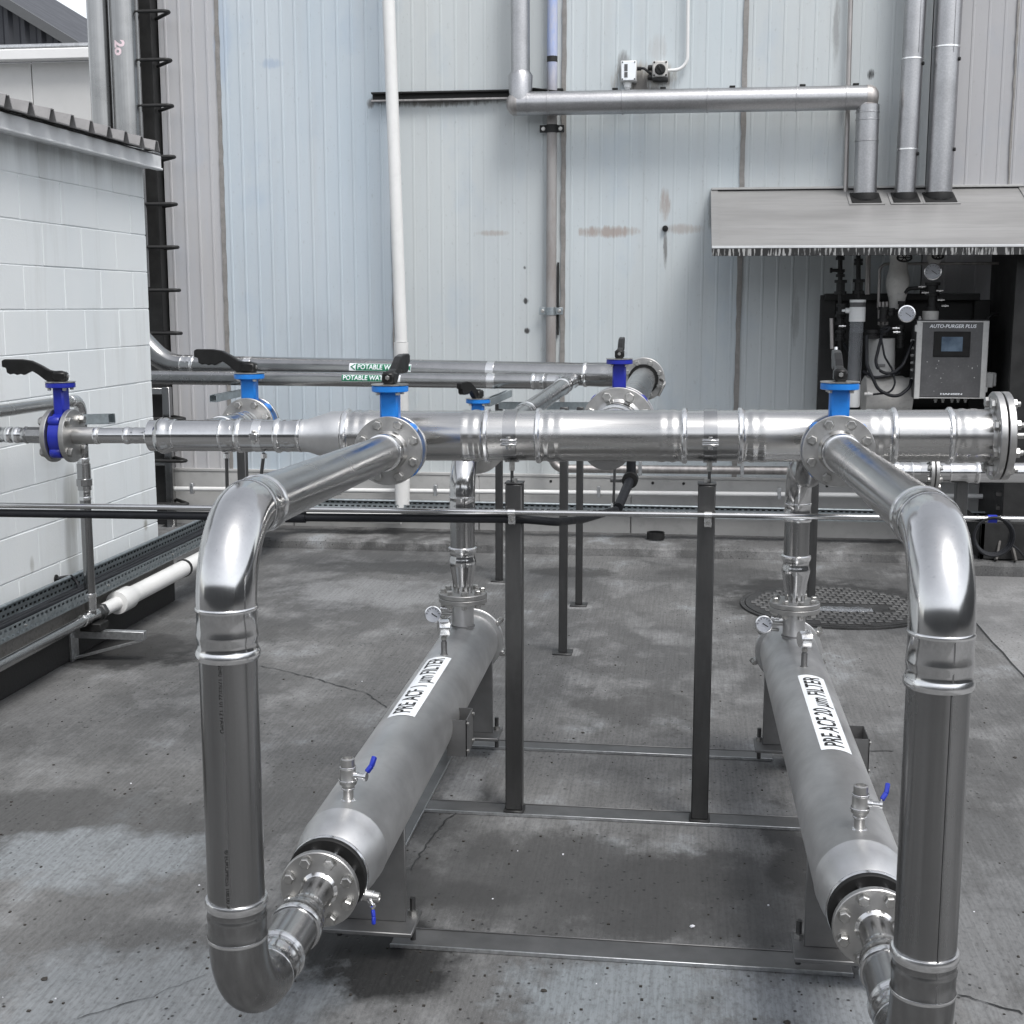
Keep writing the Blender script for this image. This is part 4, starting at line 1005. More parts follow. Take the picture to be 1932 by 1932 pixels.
# coil of hose hung on the rail with blue tape
cc = aY(1874, 1012, YR_-.01)
CT = thing('hose_coil', 'coil of black cable hung on the rail with blue tape', 'cable', cc)
for k in range(3):
    MB().tube([cc+V(math.cos(w)*(.062-.003*k), (k-1)*.009, math.sin(w)*(.062-.002*k)) for w in [2*math.pi*i/36 for i in range(37)]], .0045, 8).build('loop', 'cable', CT)
tp = ra+rdir*((aY(1872, 978, YR_).x-ra.x)/rdir.x)
MB().lathe(tp-rdir*.014, rdir, [(0, .013), (.028, .013)], 18).build('tape', 'bluetape', CT)
MB().tube(bend([cc+V(.05, .0, -.02), cc+V(.09, .05, -.05), cc+V(.13, .1, -.09)], .03, 5), .004, 8).build('tail', 'cable', CT)

# ------------------------------------------------------------------ skid base on the ground
SK = thing('skid_base', 'flat steel channel frame lying on the concrete under both filters', 'frame', (-.2, 4.3, 0))
for (py, Yc, x0, x1, w) in ((1780, 3.44, -.79, .47, .10), (1535, 4.43, -.89, .43, .095), (1415, 5.12, -.86, .36, .085)):
    m = MB(); m.box((x0, Yc-w/2, .001), (x1, Yc+w/2, .008), .002); o = m.build('crossbar', 'plate', SK)
    MB().box((x0, Yc-w/2-.006, .001), (x1, Yc-w/2-.001, .0125), .001).build('lip', 'galv', o)
    MB().box((x0, Yc+w/2+.001, .001), (x1, Yc+w/2+.004, .011), .001).build('lip', 'plate', o)
for x in (-.925, .475):
    o = MB().box((x-.03, 3.5, .001), (x+.03, 5.06, .006), .002).build('side_rail', 'plate', SK); MB().box((x+.031 if x < 0 else x-.035, 3.5, .001), (x+.035 if x < 0 else x-.031, 5.06, .010), .001).build('lip', 'galv', o)
for px, py in ((735, 1772), (1560, 1800)):
    p = aZ(px, py, .012)

# ------------------------------------------------------------------ pipework on the block wall
XP = -2.93
WP = thing('wall_pipe', 'stainless pipe along the block wall, dropping to a tee near the ground', 'pipe', (XP, 6.0, 0))
vt_ = aX(150, 752, XP); tee = aX(172, 1163, XP); yv = tee.y; zt = aX(140, 756, XP).z; zb = tee.z
RP = .027
up = V(XP, yv, zt)
elbow(WP, [up+V(0, -.09, 0), up, up-EZ*.09], RP*1.05, .07); fitting(WP, up-EY*.07, -EY, RP, .045); fitting(WP, up-EZ*.07, -EZ, RP, .045)
pipe(WP, up-EY*.05, V(XP, 3.2, zt+.02), RP, 'steel'); pipe(WP, up-EZ*.06, V(XP, yv, zb), RP, 'steel_v', 'riser')
uz = aX(157, 906, XP).z
o = MB().lathe(V(XP, yv, uz-.03), EZ, [(0, .036), (.004, .040), (.034, .040), (.038, .034)], 8).build('union', 'steel', WP)
MB().lathe(V(XP, yv, uz-.05), EZ, [(0, .033), (.13, .033)], 24).build('sleeve', 'steel', o)
fitting(WP, V(XP, yv, uz+.05), EZ, RP, .06); fitting(WP, V(XP, yv, uz-.03), -EZ, RP, .07); fitting(WP, V(XP, yv, zb+.03), EZ, RP, .09)
MB().lathe(V(XP, yv-.06, zb), EY, [(0, RP*1.05), (.01, RP*1.14), (.02, RP*1.05), (.10, RP*1.05), (.11, RP*1.14), (.12, RP*1.05)], 24).build('tee', 'polish', WP)
fitting(WP, V(XP, yv-.03, zb), -EY, RP, .075)
pipe(WP, V(XP, yv-.05, zb), V(XP, 3.2, zb-.02), RP, 'steel')
MB().lathe(V(XP, yv+.06, zb), EY, [(0, .036), (.03, .036), (.034, .042), (.065, .042)], 6).build('hex_union', 'post', WP)
# white plastic drain running on from the tee, round to the downpipe
DR = thing('drain_pipe', 'white plastic pipe along the block wall with a large collar', 'pipe', (XP, yv+.2, 0))
y1 = yv+.13; y2 = y1+.22
MB().lathe(V(XP, y1, zb), EY, [(0, .034), (.22, .034)], 28).build('pipe', 'pvc', DR)
MB().lathe(V(XP, y2-.05, zb), EY, [(0, .043), (.002, .060), (.03, .062), (.14, .062), (.17, .052), (.2, .050)], 36).build('collar', 'pvc', DR)
xd = aY(757, 960, 9.55).x
pts = [V(XP, y2, zb), V(XP, 9.50, zb-.0), V(xd, 9.55, zb-.03), V(xd, 9.55, 3.0)]
MB().tube(bend(pts[:3], .14, 10), .048, 28).build('pipe', 'pvc', DR)
yc = aX(345, 1077, XP).y; MB().lathe(V(XP, yc, zb), EY, [(0, .049), (0, .053), (.025, .053), (.025, .049)], 30, False, False).build('strap', 'darksteel', DR)
DP = thing('downpipe', 'tall white plastic downpipe on the wall', 'pipe', (xd, 9.6, 0))
a, b = aY(757, 640, 9.62), aY(733, 0, 9.62); top = b+(b-a)*.5; bt = V(xd, 9.60, zb+.05)
MB().cyl(a-EZ*.02, top, .045, 28).build('pipe', 'pvc', DP); MB().lathe(aY(757, 655, 9.62)+(-EZ*.0), -EZ, [(-.035, .044), (-.035, .053), (.10, .053), (.11, .05), (1.12, .05)], 28).build('lower_pipe', 'pvc', DP)
MB().tube(bend([bt+EZ*.2, bt-EZ*.06, bt-EZ*.06-EX*.2], .08, 8), .054, 28).build('elbow', 'pvc', DP)
# wall bracket under the tee
BK = thing('wall_bracket', 'galvanised triangular bracket on the plinth under the tee', 'bracket', (XP, yv, .1))
xo = XB+.06; z1 = aX(160, 1205, XP).z
MB().beam(V(xo, yv+.02, z1), V(xo+.38, yv+.02, z1), .041, .041, EZ, .001).build('arm', 'galv', BK); MB().beam(V(xo, yv+.02, z1-.13), V(xo+.36, yv+.02, z1-.025), .03, .012, EZ, .001).build('brace', 'galv', BK); MB().box((xo-.004, yv-.02, z1-.15), (xo+.008, yv+.06, z1+.02), .001).build('back_plate', 'galv', BK)
MB().box((XP-.05, yv-.03, z1+.021), (XP+.06, yv+.07, zb-RP-.004), .004).build('packer', 'rubber', BK)

# perforated cable trays along the plinth and the back wall
def perf(p0, d, L, upv, Hh, pitch=.042, rows=2):
    nx = int(L/pitch); m = MB(); v = []; f = []; fr = []
    ys = [0]; 
    for r_ in range(rows): ys += [(r_+.28)/rows, (r_+.72)/rows]
    ys.append(1.0)
    def quad(x0, x1, y0, y1): k = len(v); v.extend([p0+d*x0+upv*y0*Hh, p0+d*x1+upv*y0*Hh, p0+d*x1+upv*y1*Hh, p0+d*x0+upv*y1*Hh]); f.append((k, k+1, k+2, k+3))
    for j in range(len(ys)-1):
        if j % 2 == 0: quad(0, nx*pitch, ys[j], ys[j+1])
        else:
            sh = (j//2 % 2)*pitch*.5
            quad(0, sh+.001, ys[j], ys[j+1])
            for i in range(nx): quad(sh+i*pitch, sh+i*pitch+pitch*.42, ys[j], ys[j+1])
    return m.add(v, f)
def tray(p0, d, L, side, lab, hh=.06, wd=.11, rise=.05, zig=True):
    T = thing('cable_tray', lab, 'cable tray', p0, 'perforated cable trays')
    for nm, q, h_ in (('near_side', p0+side*wd, hh), ('far_side', p0+EZ*rise, hh)):
        o = perf(q, d, L, EZ, h_).build(nm, 'galv_strut', T, flat=True); s = o.modifiers.new('s', 'SOLIDIFY'); s.thickness = .002
    MB().add([p0+side*wd, p0+side*wd+d*L, p0+d*L+EZ*rise, p0+EZ*rise], [(0, 1, 2, 3)]).build('base', 'galv_strut', T).modifiers.new('s', 'SOLIDIFY').thickness = .002
    MB().beam(p0-side*.006+EZ*(rise+hh/2), p0-side*.006+d*L+EZ*(rise+hh/2), .006, hh*.96).build('shade_strip', 'rubber', T)  # black strip in place of the shade on the wall behind the holes
    for k in range(3):
        pts = [p0+side*wd*(.25+.22*k)+d*(L*i/24)+EZ*(rise*.6+.022+random.uniform(-.004, .004)) for i in range(25)]
        MB().tube(pts, .011, 8).build('cable', 'cable', T)
    for i in range(7):
        q = p0+side*(wd+.0)+d*(L*(i+.4)/7)+EZ*hh*.5; place('bolt', bolt_mesh(.005, .010), T, orient(q, side))
    MB().cyl(p0+EZ*(rise+hh), p0+d*L+EZ*(rise+hh), .010, 10).build('rolled_edge', 'galv_strut', T)
    return T
yA, yE = 3.4, 9.45
za = aX(0, 1210, -2.95).z
tray(V(-3.04, yA, .315), EY, yE-yA, EX, 'perforated cable tray running along the foot of the block wall')
tray(V(-3.1, 9.60, .245), EX, 5.2, -EY, 'perforated cable tray along the foot of the back wall', .055, .05, .02)
# short black cable from the block wall
p = aX(107, 1092, XB+.005); pe = aX(95, 1143, -2.98)
CB = thing('black_cable', 'short black cable looping out of the block wall into the tray', 'cable', p)
MB().tube(bend([p, p+V(.06, .03, .01), V(-2.99, p.y+.10, p.z-.06), pe+V(0, 0, .02), pe+V(0, -.35, -.02)], .06, 6), .009, 10).build('cable', 'cable', CB)
MB().lathe(p-EX*.004, EX, [(0, .022), (.006, .02), (.012, .01)], 12).build('grommet', 'rubber', CB)
# stainless frame beside the block building corner
SF = thing('stainless_frame', 'stainless ladder-like frame beside the block building corner', 'frame', aZ(325, 993, 0))
b = aZ(325, 993, .075); zt = aY(312, 730, b.y).z
MB().box((b.x-.03, b.y-.03, .08), (b.x+.03, b.y+.03, zt), .004).build('post', 'steel_v', SF); MB().lathe(V(b.x, b.y, .068), EZ, [(0, .085), (.012, .085)], 6).build('foot_plate', 'bright', SF)
for py in (738, 872): q = aY(318, py, b.y); MB().beam(q-EX*.5, q, .05, .05, EZ, .003).build('rung', 'steel', SF)

# ------------------------------------------------------------------ pipes along the foot of the back wall
def wallpipe(name, pts, r, mat, lab, rad=.1, clips=(), cat='pipe', grp=None):
    T = thing(name, lab, cat, pts[0], grp); MB().tube(bend(pts, rad, 8), r, 20).build('pipe', mat, T)
    for px, py in clips:
        c = aY(px, py, pts[0].y); MB().box(c+V(-.013, -r-.004, -r-.012), c+V(.013, r, r+.035), .002).build('clip', 'galv', T)
    return T
YP = 9.66
wallpipe('low_wall_pipe', [aY(1040, 780, YP), aY(1042, 884, YP), aY(2100, 893, YP)], .031, 'dullpipe', 'grey pipe low on the back wall with an elbow behind the posts', .09, ((1208, 886), (1400, 888)))
wallpipe('low_wall_pipe', [aY(318, 922, 9.70), aY(2000, 938, 9.70)], .018, 'pvc', 'thin white conduit along the skirting of the back wall', .1, ((363, 924), (640, 926), (822, 928), (1130, 931), (1470, 934)))

# ------------------------------------------------------------------ things fixed high on the wall
YD = 9.66
WB = thing('wall_beam', 'black steel channel beam fixed across the wall behind the downpipe', 'beam', aY(830, 180, YD))
a, b = aY(700, 182, YW-.06), aY(1062, 172, YW-.06)
MB().box((a.x, YW-.012, a.z-.035), (b.x, YW-.006, a.z+.03)).build('web', 'darksteel', WB)
MB().box((a.x, YW-.06, a.z+.018), (b.x, YW-.006, a.z+.030), .001).build('top_flange', 'darksteel', WB); MB().box((a.x, YW-.06, a.z-.036), (b.x, YW-.006, a.z-.024), .001).build('bottom_flange', 'dullpipe', WB)
MB().add([aY(1005, 165, YW-.16), aY(1062, 172, YW-.16), aY(1062, 176, YW-.05), aY(1000, 178, YW-.05)], [(0, 1, 2, 3)]).build('loose_plate', 'darksteel', WB).modifiers.new('s', 'SOLIDIFY').thickness = .006

DU = thing('lagged_pipe', 'aluminium-clad pipe coming down, running right along the wall, then down to the canopy', 'pipe', aY(976, 190, YD))
p0, p1, p2, p3 = aY(976, -120, YD), aY(982, 196, YD), aY(1634, 184, YD), aY(1632, 369, YD); p0.x = p1.x-.005
r1 = .067; r2 = .082
MB().cyl(p0, p1+EZ*.10, r1, 36).build('vertical_cladding', 'lagging', DU)
d = (p2-p1).normalized(); L = (p2-p1).length
MB().cyl(p1-d*.02, p2+d*.01, r2, 40).build('horizontal_cladding', 'lagging', DU)
for k in (.02, .08, .30, .547, .80, .94): MB().lathe(p1+d*L*k, d, [(0, r2), (.002, r2+.004), (.012, r2+.004), (.012, r2)], 40).build('lap_seam', 'lagging', DU)
for k in (.28, .42, .62, .82, .97): MB().box(p1+d*L*k+V(-.02, -.012, r2), p1+d*L*k+V(.02, .012, r2+.014), .002).build('rivet_tab', 'black', DU)
o = MB().lathe(p1-d*.02, -d, [(0, r2), (.03, r2*.98), (.055, r2*.80), (.075, r2*.45), (.08, .001)], 36).build('elbow_cladding', 'dullpipe', DU)
MB().lathe(p1+EZ*.22, -EZ, [(0, r1+.002), (.03, r1+.02), (.22, r1+.012)], 36).build('elbow_cladding', 'lagging', DU)
c2 = p2+d*.015
MB().lathe(p2, d, [(0, r2+.003), (.03, r2+.002), (.06, r2*.85), (.08, r2*.5), (.085, .001)], 36).build('elbow_cladding', 'dullpipe', DU)
r3 = .078; MB().cyl(c2-EZ*.05, V(p3.x, YD, p3.z), r3, 36).build('drop_cladding', 'lagging', DU)
for py in (214, 228, 268): z = aY(1632, py, YD).z; MB().lathe(V(c2.x, YD, z), EZ, [(0, r3), (.002, r3+.003), (.010, r3+.003), (.012, r3)], 36).build('lap_seam', 'lagging', DU)
def duct(pxt, pxb, w, seams, tabs, lab):
    a, b = aY(pxt, 0, YD), aY(pxb, 366, YD); t_ = a+(a-b)*.6; T = thing('exhaust_duct', lab, 'pipe', b, 'clad ducts rising from the canopy')
    r = w/2; MB().cyl(b, t_, r, 36).build('cladding', 'lagging', T); d = (a-b).normalized(); L = (a-b).length
    for py in seams: MB().lathe(b+d*L*(366-py)/366, d, [(0, r), (.002, r+.004), (.012, r+.004), (.014, r)], 36).build('lap_seam', 'bright', T)
    for py in tabs: q = b+d*L*(366-py)/366; MB().lathe(q+V(r*.86, -r*.5, 0), V(.86, -.5, 0), [(0, .014), (.012, .012)], 10).build('rivet_tab', 'black', T)
    MB().box((a.x+r*.35, YD-r*.98, a.z-.35), (a.x+r*.38, YD-r*.85, t_.z)).build('seam', 'lagging', T)
    return T
duct(1728, 1707, .142, (112, 283), (120, 290), 'narrower of the two tall clad ducts on the canopy')
duct(1791, 1771, .176, (90,), (112, 282), 'wider of the two tall clad ducts, nearest the right edge')
wallpipe('wall_conduit', [aY(1606, -150, YW-.05), aY(1605, 0, YW-.05), aY(1595, 372, YW-.05)], .0165, 'dullpipe', 'thin straight conduit dropping behind the clad pipe to the canopy')
# faded blue pipe with saddle clamps
VP = thing('faded_pipe', 'vertical pipe on the wall with peeling blue paint and saddle clamps', 'pipe', aY(1041, 690, YW-.06))
a, b = aY(1041, -150, YW-.06), aY(1041, 705, YW-.06); b.x = a.x = aY(1041, 300, YW-.06).x
MB().cyl(b, a, .037, 24).build('pipe', 'bluepipe', VP)
for py, mt in ((243, 'darksteel'), (587, 'galv_strut')):
    c = V(a.x, YW-.06, aY(1041, py, YW-.06).z); o = MB().lathe(c-EZ*.028, EZ, [(0, .037), (0, .041), (.056, .041), (.056, .037)], 24, False, False).build('saddle_clamp', mt, VP)
    MB().box(c+V(-.088, -.005, -.026), c+V(-.036, .004, .026), .003).build('ear', mt, o); MB().box(c+V(.036, -.005, -.026), c+V(.088, .004, .026), .003).build('ear', mt, o)
    for sx in (-.062, .062): place('bolt', bolt_mesh(.011, .012), o, orient(c+V(sx, -.005, 0), -EY))
c = V(a.x, YW-.06, aY(1041, 112, YW-.06).z); MB().lathe(c-EZ*.02, EZ, [(0, .038), (.04, .038)], 24).build('paint_gap', 'darksteel', VP)
q = aY(1053, 495, YW-.02); MB().box((q.x-.006, YW-.03, aY(1053, 632, YW).z), (q.x+.008, YW-.01, q.z), .001).build('backing_strip', 'darksteel', VP)
# sensor box, isolator and conduit
SB_ = thing('sensor_box', 'white sensor box with two dark windows on the wall', 'box', aY(1186, 135, YW-.08))
p, q = aY(1171, 114, YW-.10), aY(1201, 153, YW-.10)
bx = MB().box((p.x, YW-.10, q.z), (q.x, YW, p.z), .006).build('housing', 'lightgrey', SB_)
MB().box((p.x+.006, YW-.108, q.z+.006), (q.x-.006, YW-.101, p.z-.006), .003).build('lid', 'label', SB_)
for a_, b_ in ((121, 134), (136, 146)):
    u, w = aY(1178, a_, YW-.11), aY(1184, b_, YW-.11); MB().box((u.x, YW-.111, w.z), (w.x, YW-.1085, u.z)).build('window', 'greybox', bx)
for sx in (.014, q.x-p.x-.014):
    for z in (q.z+.014, p.z-.014): MB().lathe(V(p.x+sx, YW-.108, z), -EY, [(0, .005), (.003, .005)], 8).build('screw', 'darksteel', bx)
gq = aY(1184, 154, YW-.05); MB().lathe(V(gq.x, YW-.05, q.z), -EZ, [(0, .03), (.012, .03), (.014, .026), (.035, .026), (.04, .022), (.05, .018)], 16).build('gland', 'white', SB_)
MB().tube(bend([V(q.x, YW-.05, p.z-.05), V(q.x+.05, YW-.06, p.z-.05), V(q.x+.10, YW-.05, p.z-.09)], .03, 6), .009, 8).build('cable', 'cable', SB_); MB().lathe(V(q.x, YW-.05, p.z-.05), EX, [(0, .014), (.03, .014)], 8).build('cable_gland', 'black', SB_)
IS = thing('isolator_switch', 'grey isolator switch with black rotary knob on the wall', 'switch', aY(1245, 132, YW-.08))
p, q = aY(1231, 114, YW-.10), aY(1260, 145, YW-.10)
bx = MB().box((p.x, YW-.085, q.z), (q.x, YW, p.z), .006).build('housing', 'lightgrey', IS); MB().box((p.x+.004, YW-.10, q.z+.004), (q.x-.004, YW-.086, p.z-.004), .006).build('lid', 'insul', IS)
c = aY(1245.5, 131, YW-.10); kn = MB().lathe(V(c.x, YW-.10, c.z), -EY, [(0, .036), (.006, .038), (.012, .034), (.02, .03)], 24).build('knob', 'black', IS)
MB().beam(V(c.x-.016, YW-.125, c.z+.026), V(c.x+.016, YW-.125, c.z-.026), .014, .014, -EY, .003).build('grip', 'black', kn)
for sx in (.013, q.x-p.x-.013):
    for z in (q.z+.013, p.z-.013): MB().lathe(V(p.x+sx, YW-.10, z), -EY, [(0, .007), (.003, .007)], 8).build('screw', 'darksteel', bx)
for dz in (.02, -.045): MB().lathe(V(p.x, YW-.05, c.z+dz), -EX, [(0, .02), (.03, .02), (.034, .012)], 10).build('gland', 'black', IS)
MB().box((p.x+.0, YW-.09, q.z-.018), (q.x, YW, q.z-.001), .003).build('shadow_strip', 'darksteel', IS)  # dark strip modelled as the shadow under the switch housing
c0 = V(q.x, YW-.05, c.z-.0)
wallpipe('wall_conduit', [c0, V(aY(1297, 130, YW-.05).x, YW-.05, c0.z+.003), V(aY(1296, 0, YW-.05).x, YW-.05, 4.6)], .012, 'pvc', 'white conduit curving up from the isolator switch', .09)
# dark hole with run-off
p = aY(1255, 431, YW); HN = one('wall_stub', MB().lathe(V(p.x, YW+.0, p.z), -EY, [(0, .022), (.03, .018), (.032, .012)], 14), 'rubber', 'small black pipe stub leaking down the aqua wall panel', 'pipe')

# ------------------------------------------------------------------ canopy over the purger
CY = 8.80
CN = thing('canopy', 'sloping pale metal canopy with a dripping black edge above the purger', 'canopy', (1.2, 9.3, 2.3))
tl, tr, fl_, fr_ = aY(1342, 363, YW-.005), aY(1908, 347, YW-.005), aY(1345, 470, CY), aY(1945, 462, CY)
zl = (tl.z+tr.z)/2; zf = (fl_.z+fr_.z)/2
def cz(y): return zf+(zl-zf)*(y-CY)/(YW-.005-CY)
x0, x1 = tl.x, 2.30
sh = MB().add([V(x0, CY, zf), V(x1, CY, zf), V(x1, YW-.005, zl), V(x0, YW-.005, zl), V(x0, CY, zf-.02), V(x1, CY, zf-.02), V(x1, YW-.005, zl-.02), V(x0, YW-.005, zl-.02)],
              [(0, 1, 2, 3), (4, 7, 6, 5), (0, 4, 5, 1), (1, 5, 6, 2), (0, 3, 7, 4)]).build('sheet', 'canopy', CN, flat=True)
for xa, xb in ((x0-.004, x0+.045), (x1-.05, x1+.004)):
    MB().add([V(xa, CY-.004, zf+.006), V(xb, CY-.004, zf+.006), V(xb, YW-.01, zl+.006), V(xa, YW-.01, zl+.006), V(xa, CY-.004, zf-.03), V(xb, CY-.004, zf-.03), V(xb, YW-.01, zl-.03), V(xa, YW-.01, zl-.03)], [(0, 1, 2, 3), (4, 7, 6, 5), (0, 4, 5, 1), (1, 5, 6, 2), (0, 3, 7, 4)]).build('edge_trim', 'canopy', CN, flat=True)
MB().box((x0, YW-.05, zl-.004), (x1, YW-.004, zl+.012), .002).build('top_flashing', 'skirting', CN)
MB().box((x0-.004, CY-.012, zf-.004), (x1+.004, CY-.002, zf+.012), .002).build('front_trim', 'fascia', CN)
MB().box((x0, CY-.010, zf-.052), (x1, CY-.003, zf-.006), .001).build('front_lip', 'drip', CN)
for (px, w) in ((1632, .20), (1707, .18), (1771, .21)):
    c = aY(px, 370, YD); z = cz(YD-.03); sl = (zl-zf)/(YW-CY)
    mt = Matrix.Translation((c.x, YD-.03, z)) @ Matrix.Rotation(math.atan(sl), 4, 'X')
    MB().box((-w/2-.02, -.12, .001), (w/2+.02, .12, .007), .002, mt).build('flashing_sheet', 'canopy', CN); MB().box((-w/2, -.098, .007), (w/2, .10, .014), .004, mt).build('boot_base', 'rubber', CN)
    MB().lathe(V(c.x, YD, cz(YD)-.02), EZ, [(0, w*.47), (.03, w*.46), (.05, w*.43)], 28).build('boot_collar', 'rubber', CN)
for o in list(bpy.data.objects):                  # drops reach the sheet
    pass
for (px, r) in ((1632, .078), (1707, .071), (1771, .088)):
    c = aY(px, 368, YD); MB().cyl(V(c.x, YD, cz(YD)-.03), V(c.x, YD, c.z+.002), r*.995, 32).build('boot_sleeve', 'lagging', CN)
for xx in (x1-.12,):
    MB().beam(V(xx, CY+.08, zf-.05), V(xx, YW-.02, zf-.62), .045, .045, EZ, .002).build('brace', 'darksteel', CN)
MB().beam(V(x1-.12, CY+.04, zf-.045), V(x1-.12, YW-.02, zf-.045), .05, .05).build('bearer', 'darksteel', CN)

SWL = thing('side_enclosure', 'black side wall and post closing the right end under the canopy', 'wall', (2.3, 9.4, 0))
xs0 = aY(1892, 700, 9.3).x
MB().box((xs0, 9.05, .1), (xs0+.05, YW-.03, 2.2), .003).build('panel', 'darksteel', SWL); MB().box((xs0-.02, 9.0, .1), (xs0+.9, 9.05, 2.15), .003).build('front_panel', 'darksteel', SWL)
MB().box((1.15, YW-.05, 1.02), (xs0, YW-.035, 2.5), .001).build('back_panel', 'darksteel', SWL) if False else None

# ------------------------------------------------------------------ the purger unit
YU = 9.35
def zp(x, y, Y): return aY(1449+x/4, 483+y/4, Y)
PU = thing('purger_unit', 'refrigerant purger with grey control box, gauges and hoses under the canopy', 'machine', zp(1000, 1100, YU))
def zbox(name, mat, xa, ya, xb, yb, Y0, Y1, c=.004, parent=PU):
    p, q = zp(xa, ya, Y0), zp(xb, yb, Y0); return MB().box((p.x, Y0, q.z), (q.x, Y1, p.z), c).build(name, mat, parent)
def zcyl(name, mat, pts, r, parent=PU, n=20, rad=.05): return MB().tube(bend([zp(x, y, Y) for x, y, Y in pts], rad, 8), r, n).build(name, mat, parent)
# dark mounting frame
for a in ((400, 295, 470, 1500), (1560, 330, 1620, 1500)): zbox('frame_post', 'darksteel', *a, 9.62, 9.68)
zbox('frame_bar', 'darksteel', 430, 283, 1600, 335, 9.60, 9.66); zbox('frame_bar', 'darksteel', 430, 1150, 1620, 1200, 9.60, 9.68); zbox('shade_board', 'darksteel', 460, 330, 1570, 1160, 9.69, 9.70)  # board inside the open frame is dark to imitate the shaded wall behind
# control box
cbx = zbox('control_box', 'greybox', 1128, 482, 1640, 1080, 9.22, 9.44, .006)
zbox('door_frame', 'lightgrey', 1140, 490, 1636, 502, 9.198, 9.219, .002, cbx); zbox('door_frame', 'lightgrey', 1120, 1066, 1618, 1078, 9.198, 9.219, .002, cbx)
zbox('door_frame', 'lightgrey', 1128, 490, 1142, 1078, 9.199, 9.219, .002, cbx); zbox('door_frame', 'lightgrey', 1628, 490, 1640, 1078, 9.199, 9.219, .002, cbx)
zbox('door', 'greybox', 1142, 503, 1628, 1066, 9.204, 9.218, .002, cbx)
zbox('bezel', 'black', 1256, 570, 1522, 762, 9.196, 9.2035, .003, cbx); zbox('screen', 'lcd', 1312, 610, 1466, 720, 9.193, 9.1955, .0, cbx)
for y in (520, 995): zbox('hinge', 'lightgrey', 1112, y, 1140, y+52, 9.20, 9.23, .004, cbx); zbox('hinge', 'lightgrey', 1632, y-5 if y > 600 else y, 1656, y+35, 9.20, 9.23, .004, cbx)
w0, w1 = zp(1225, 532, 9.2035), zp(1572, 530, 9.2035)
def ztext(s, xa, xb, y, Y, parent, mat='label', sz=.045, name='lettering', shear=0.):
    a, b = zp(xa, y, Y), zp(xb, y, Y); me = text_mesh(s, sz, bold=.0006); w = max(v.co.x for v in me.vertices)-min(v.co.x for v in me.vertices)
    for v in me.vertices: v.co.x = v.co.x*(b.x-a.x)/w+shear*v.co.y
    return flat(me, name, mat, parent, (a+b)/2, EX, EZ, .0008)
ztext('AUTO-PURGER PLUS', 1222, 1574, 531, 9.2035, cbx, sz=.032, shear=.2); ztext('HANSEN', 1300, 1465, 1042, 9.2035, cbx, sz=.015)
for k in range(14):
    x, y = random.uniform(1170, 1600), random.uniform(770, 1030); p = zp(x, y, 9.2035); s = random.uniform(.002, .006)
    MB().box((p.x, 9.2025, p.z), (p.x+s, 9.2038, p.z+s*random.uniform(.6, 2))).build('scuff', 'lightgrey', cbx)
for x in (1265, 1320, 1390, 1435, 1490): MB().lathe(zp(x, 1078, 9.32), -EZ, [(0, .012), (.012, .012), (.014, .008), (.025, .008)], 10).build('cable_gland', 'lightgrey', cbx)
for y in (640, 695, 750, 805, 860, 930): MB().lathe(zp(1128, y, 9.32), -EX, [(0, .014), (.016, .014), (.02, .011), (.045, .009)], 10).build('cable_gland', 'lightgrey', cbx)
jb = zbox('junction_box', 'lightgrey', 1618, 880, 1700, 995, 9.24, 9.38, .006); zbox('junction_lid', 'lightgrey', 1690, 882, 1722, 985, 9.26, 9.36, .006)
MB().lathe(zp(1224, 482, 9.35), EZ, [(-.02, .052), (.058, .053), (.06, .05)], 28).build('float_cap', 'insul', PU)
MB().lathe(zp(1145, 482, 9.33), EZ, [(0, .011), (.012, .011), (.014, .007), (.025, .007)], 10).build('plug', 'lightgrey', PU)
# sight column
a, b = zp(678, 330, 9.30), zp(660, 1140, 9.30); b.x = a.x-.02
zz = lambda y: zp(675, y, 9.30).z
rc = (zp(738, 600, 9.3).x-zp(614, 600, 9.3).x)/2*.98
sc = MB().lathe(V(a.x, 9.30, zz(495)), EZ, [(0, rc), (zz(385)-zz(495), rc)], 32).build('column_cap', 'white', PU)
MB().lathe(V(a.x, 9.30, zz(384)), EZ, [(0, rc*.97), (zz(350)-zz(384), rc*.97)], 32).build('cap_band', 'greybox', sc); MB().lathe(V(a.x, 9.30, zz(350)), EZ, [(0, rc), (zz(330)-zz(350), rc)], 32).build('cap_lid', 'white', sc)
MB().cyl(V(a.x-.005, 9.30, zz(960)), V(a.x-.002, 9.30, zz(495)), rc*.86, 32).build('sight_tube', 'clear', PU); MB().cyl(V(a.x-.005, 9.30, zz(960)), V(a.x-.003, 9.30, zz(575)), rc*.7, 24).build('water_fill', 'darksteel', PU)
MB().lathe(V(a.x-.008, 9.30, zz(1140)), EZ, [(0, rc*.85), (.01, rc*.92), (zz(970)-zz(1140), rc*.92)], 32).build('column_base', 'white', PU)
MB().lathe(zp(620, 412, 9.30), -EX, [(0, .018), (.03, .018), (.032, .010), (.055, .008)], 12).build('hose_tail', 'white', PU)
# canister and insulated vessel
MB().cyl(zp(852, 905, 9.42), zp(856, 622, 9.42), .092, 36).build('canister', 'lightgrey', PU); zbox('canister_tag', 'plate', 828, 815, 885, 835, 9.318, 9.326, .001)
MB().lathe(zp(705, 1050, 9.45), EX, [(0, .10), (.02, .135), (.27, .135), (.29, .125), (.33, .125)], 40).build('insulated_vessel', 'insul', PU)
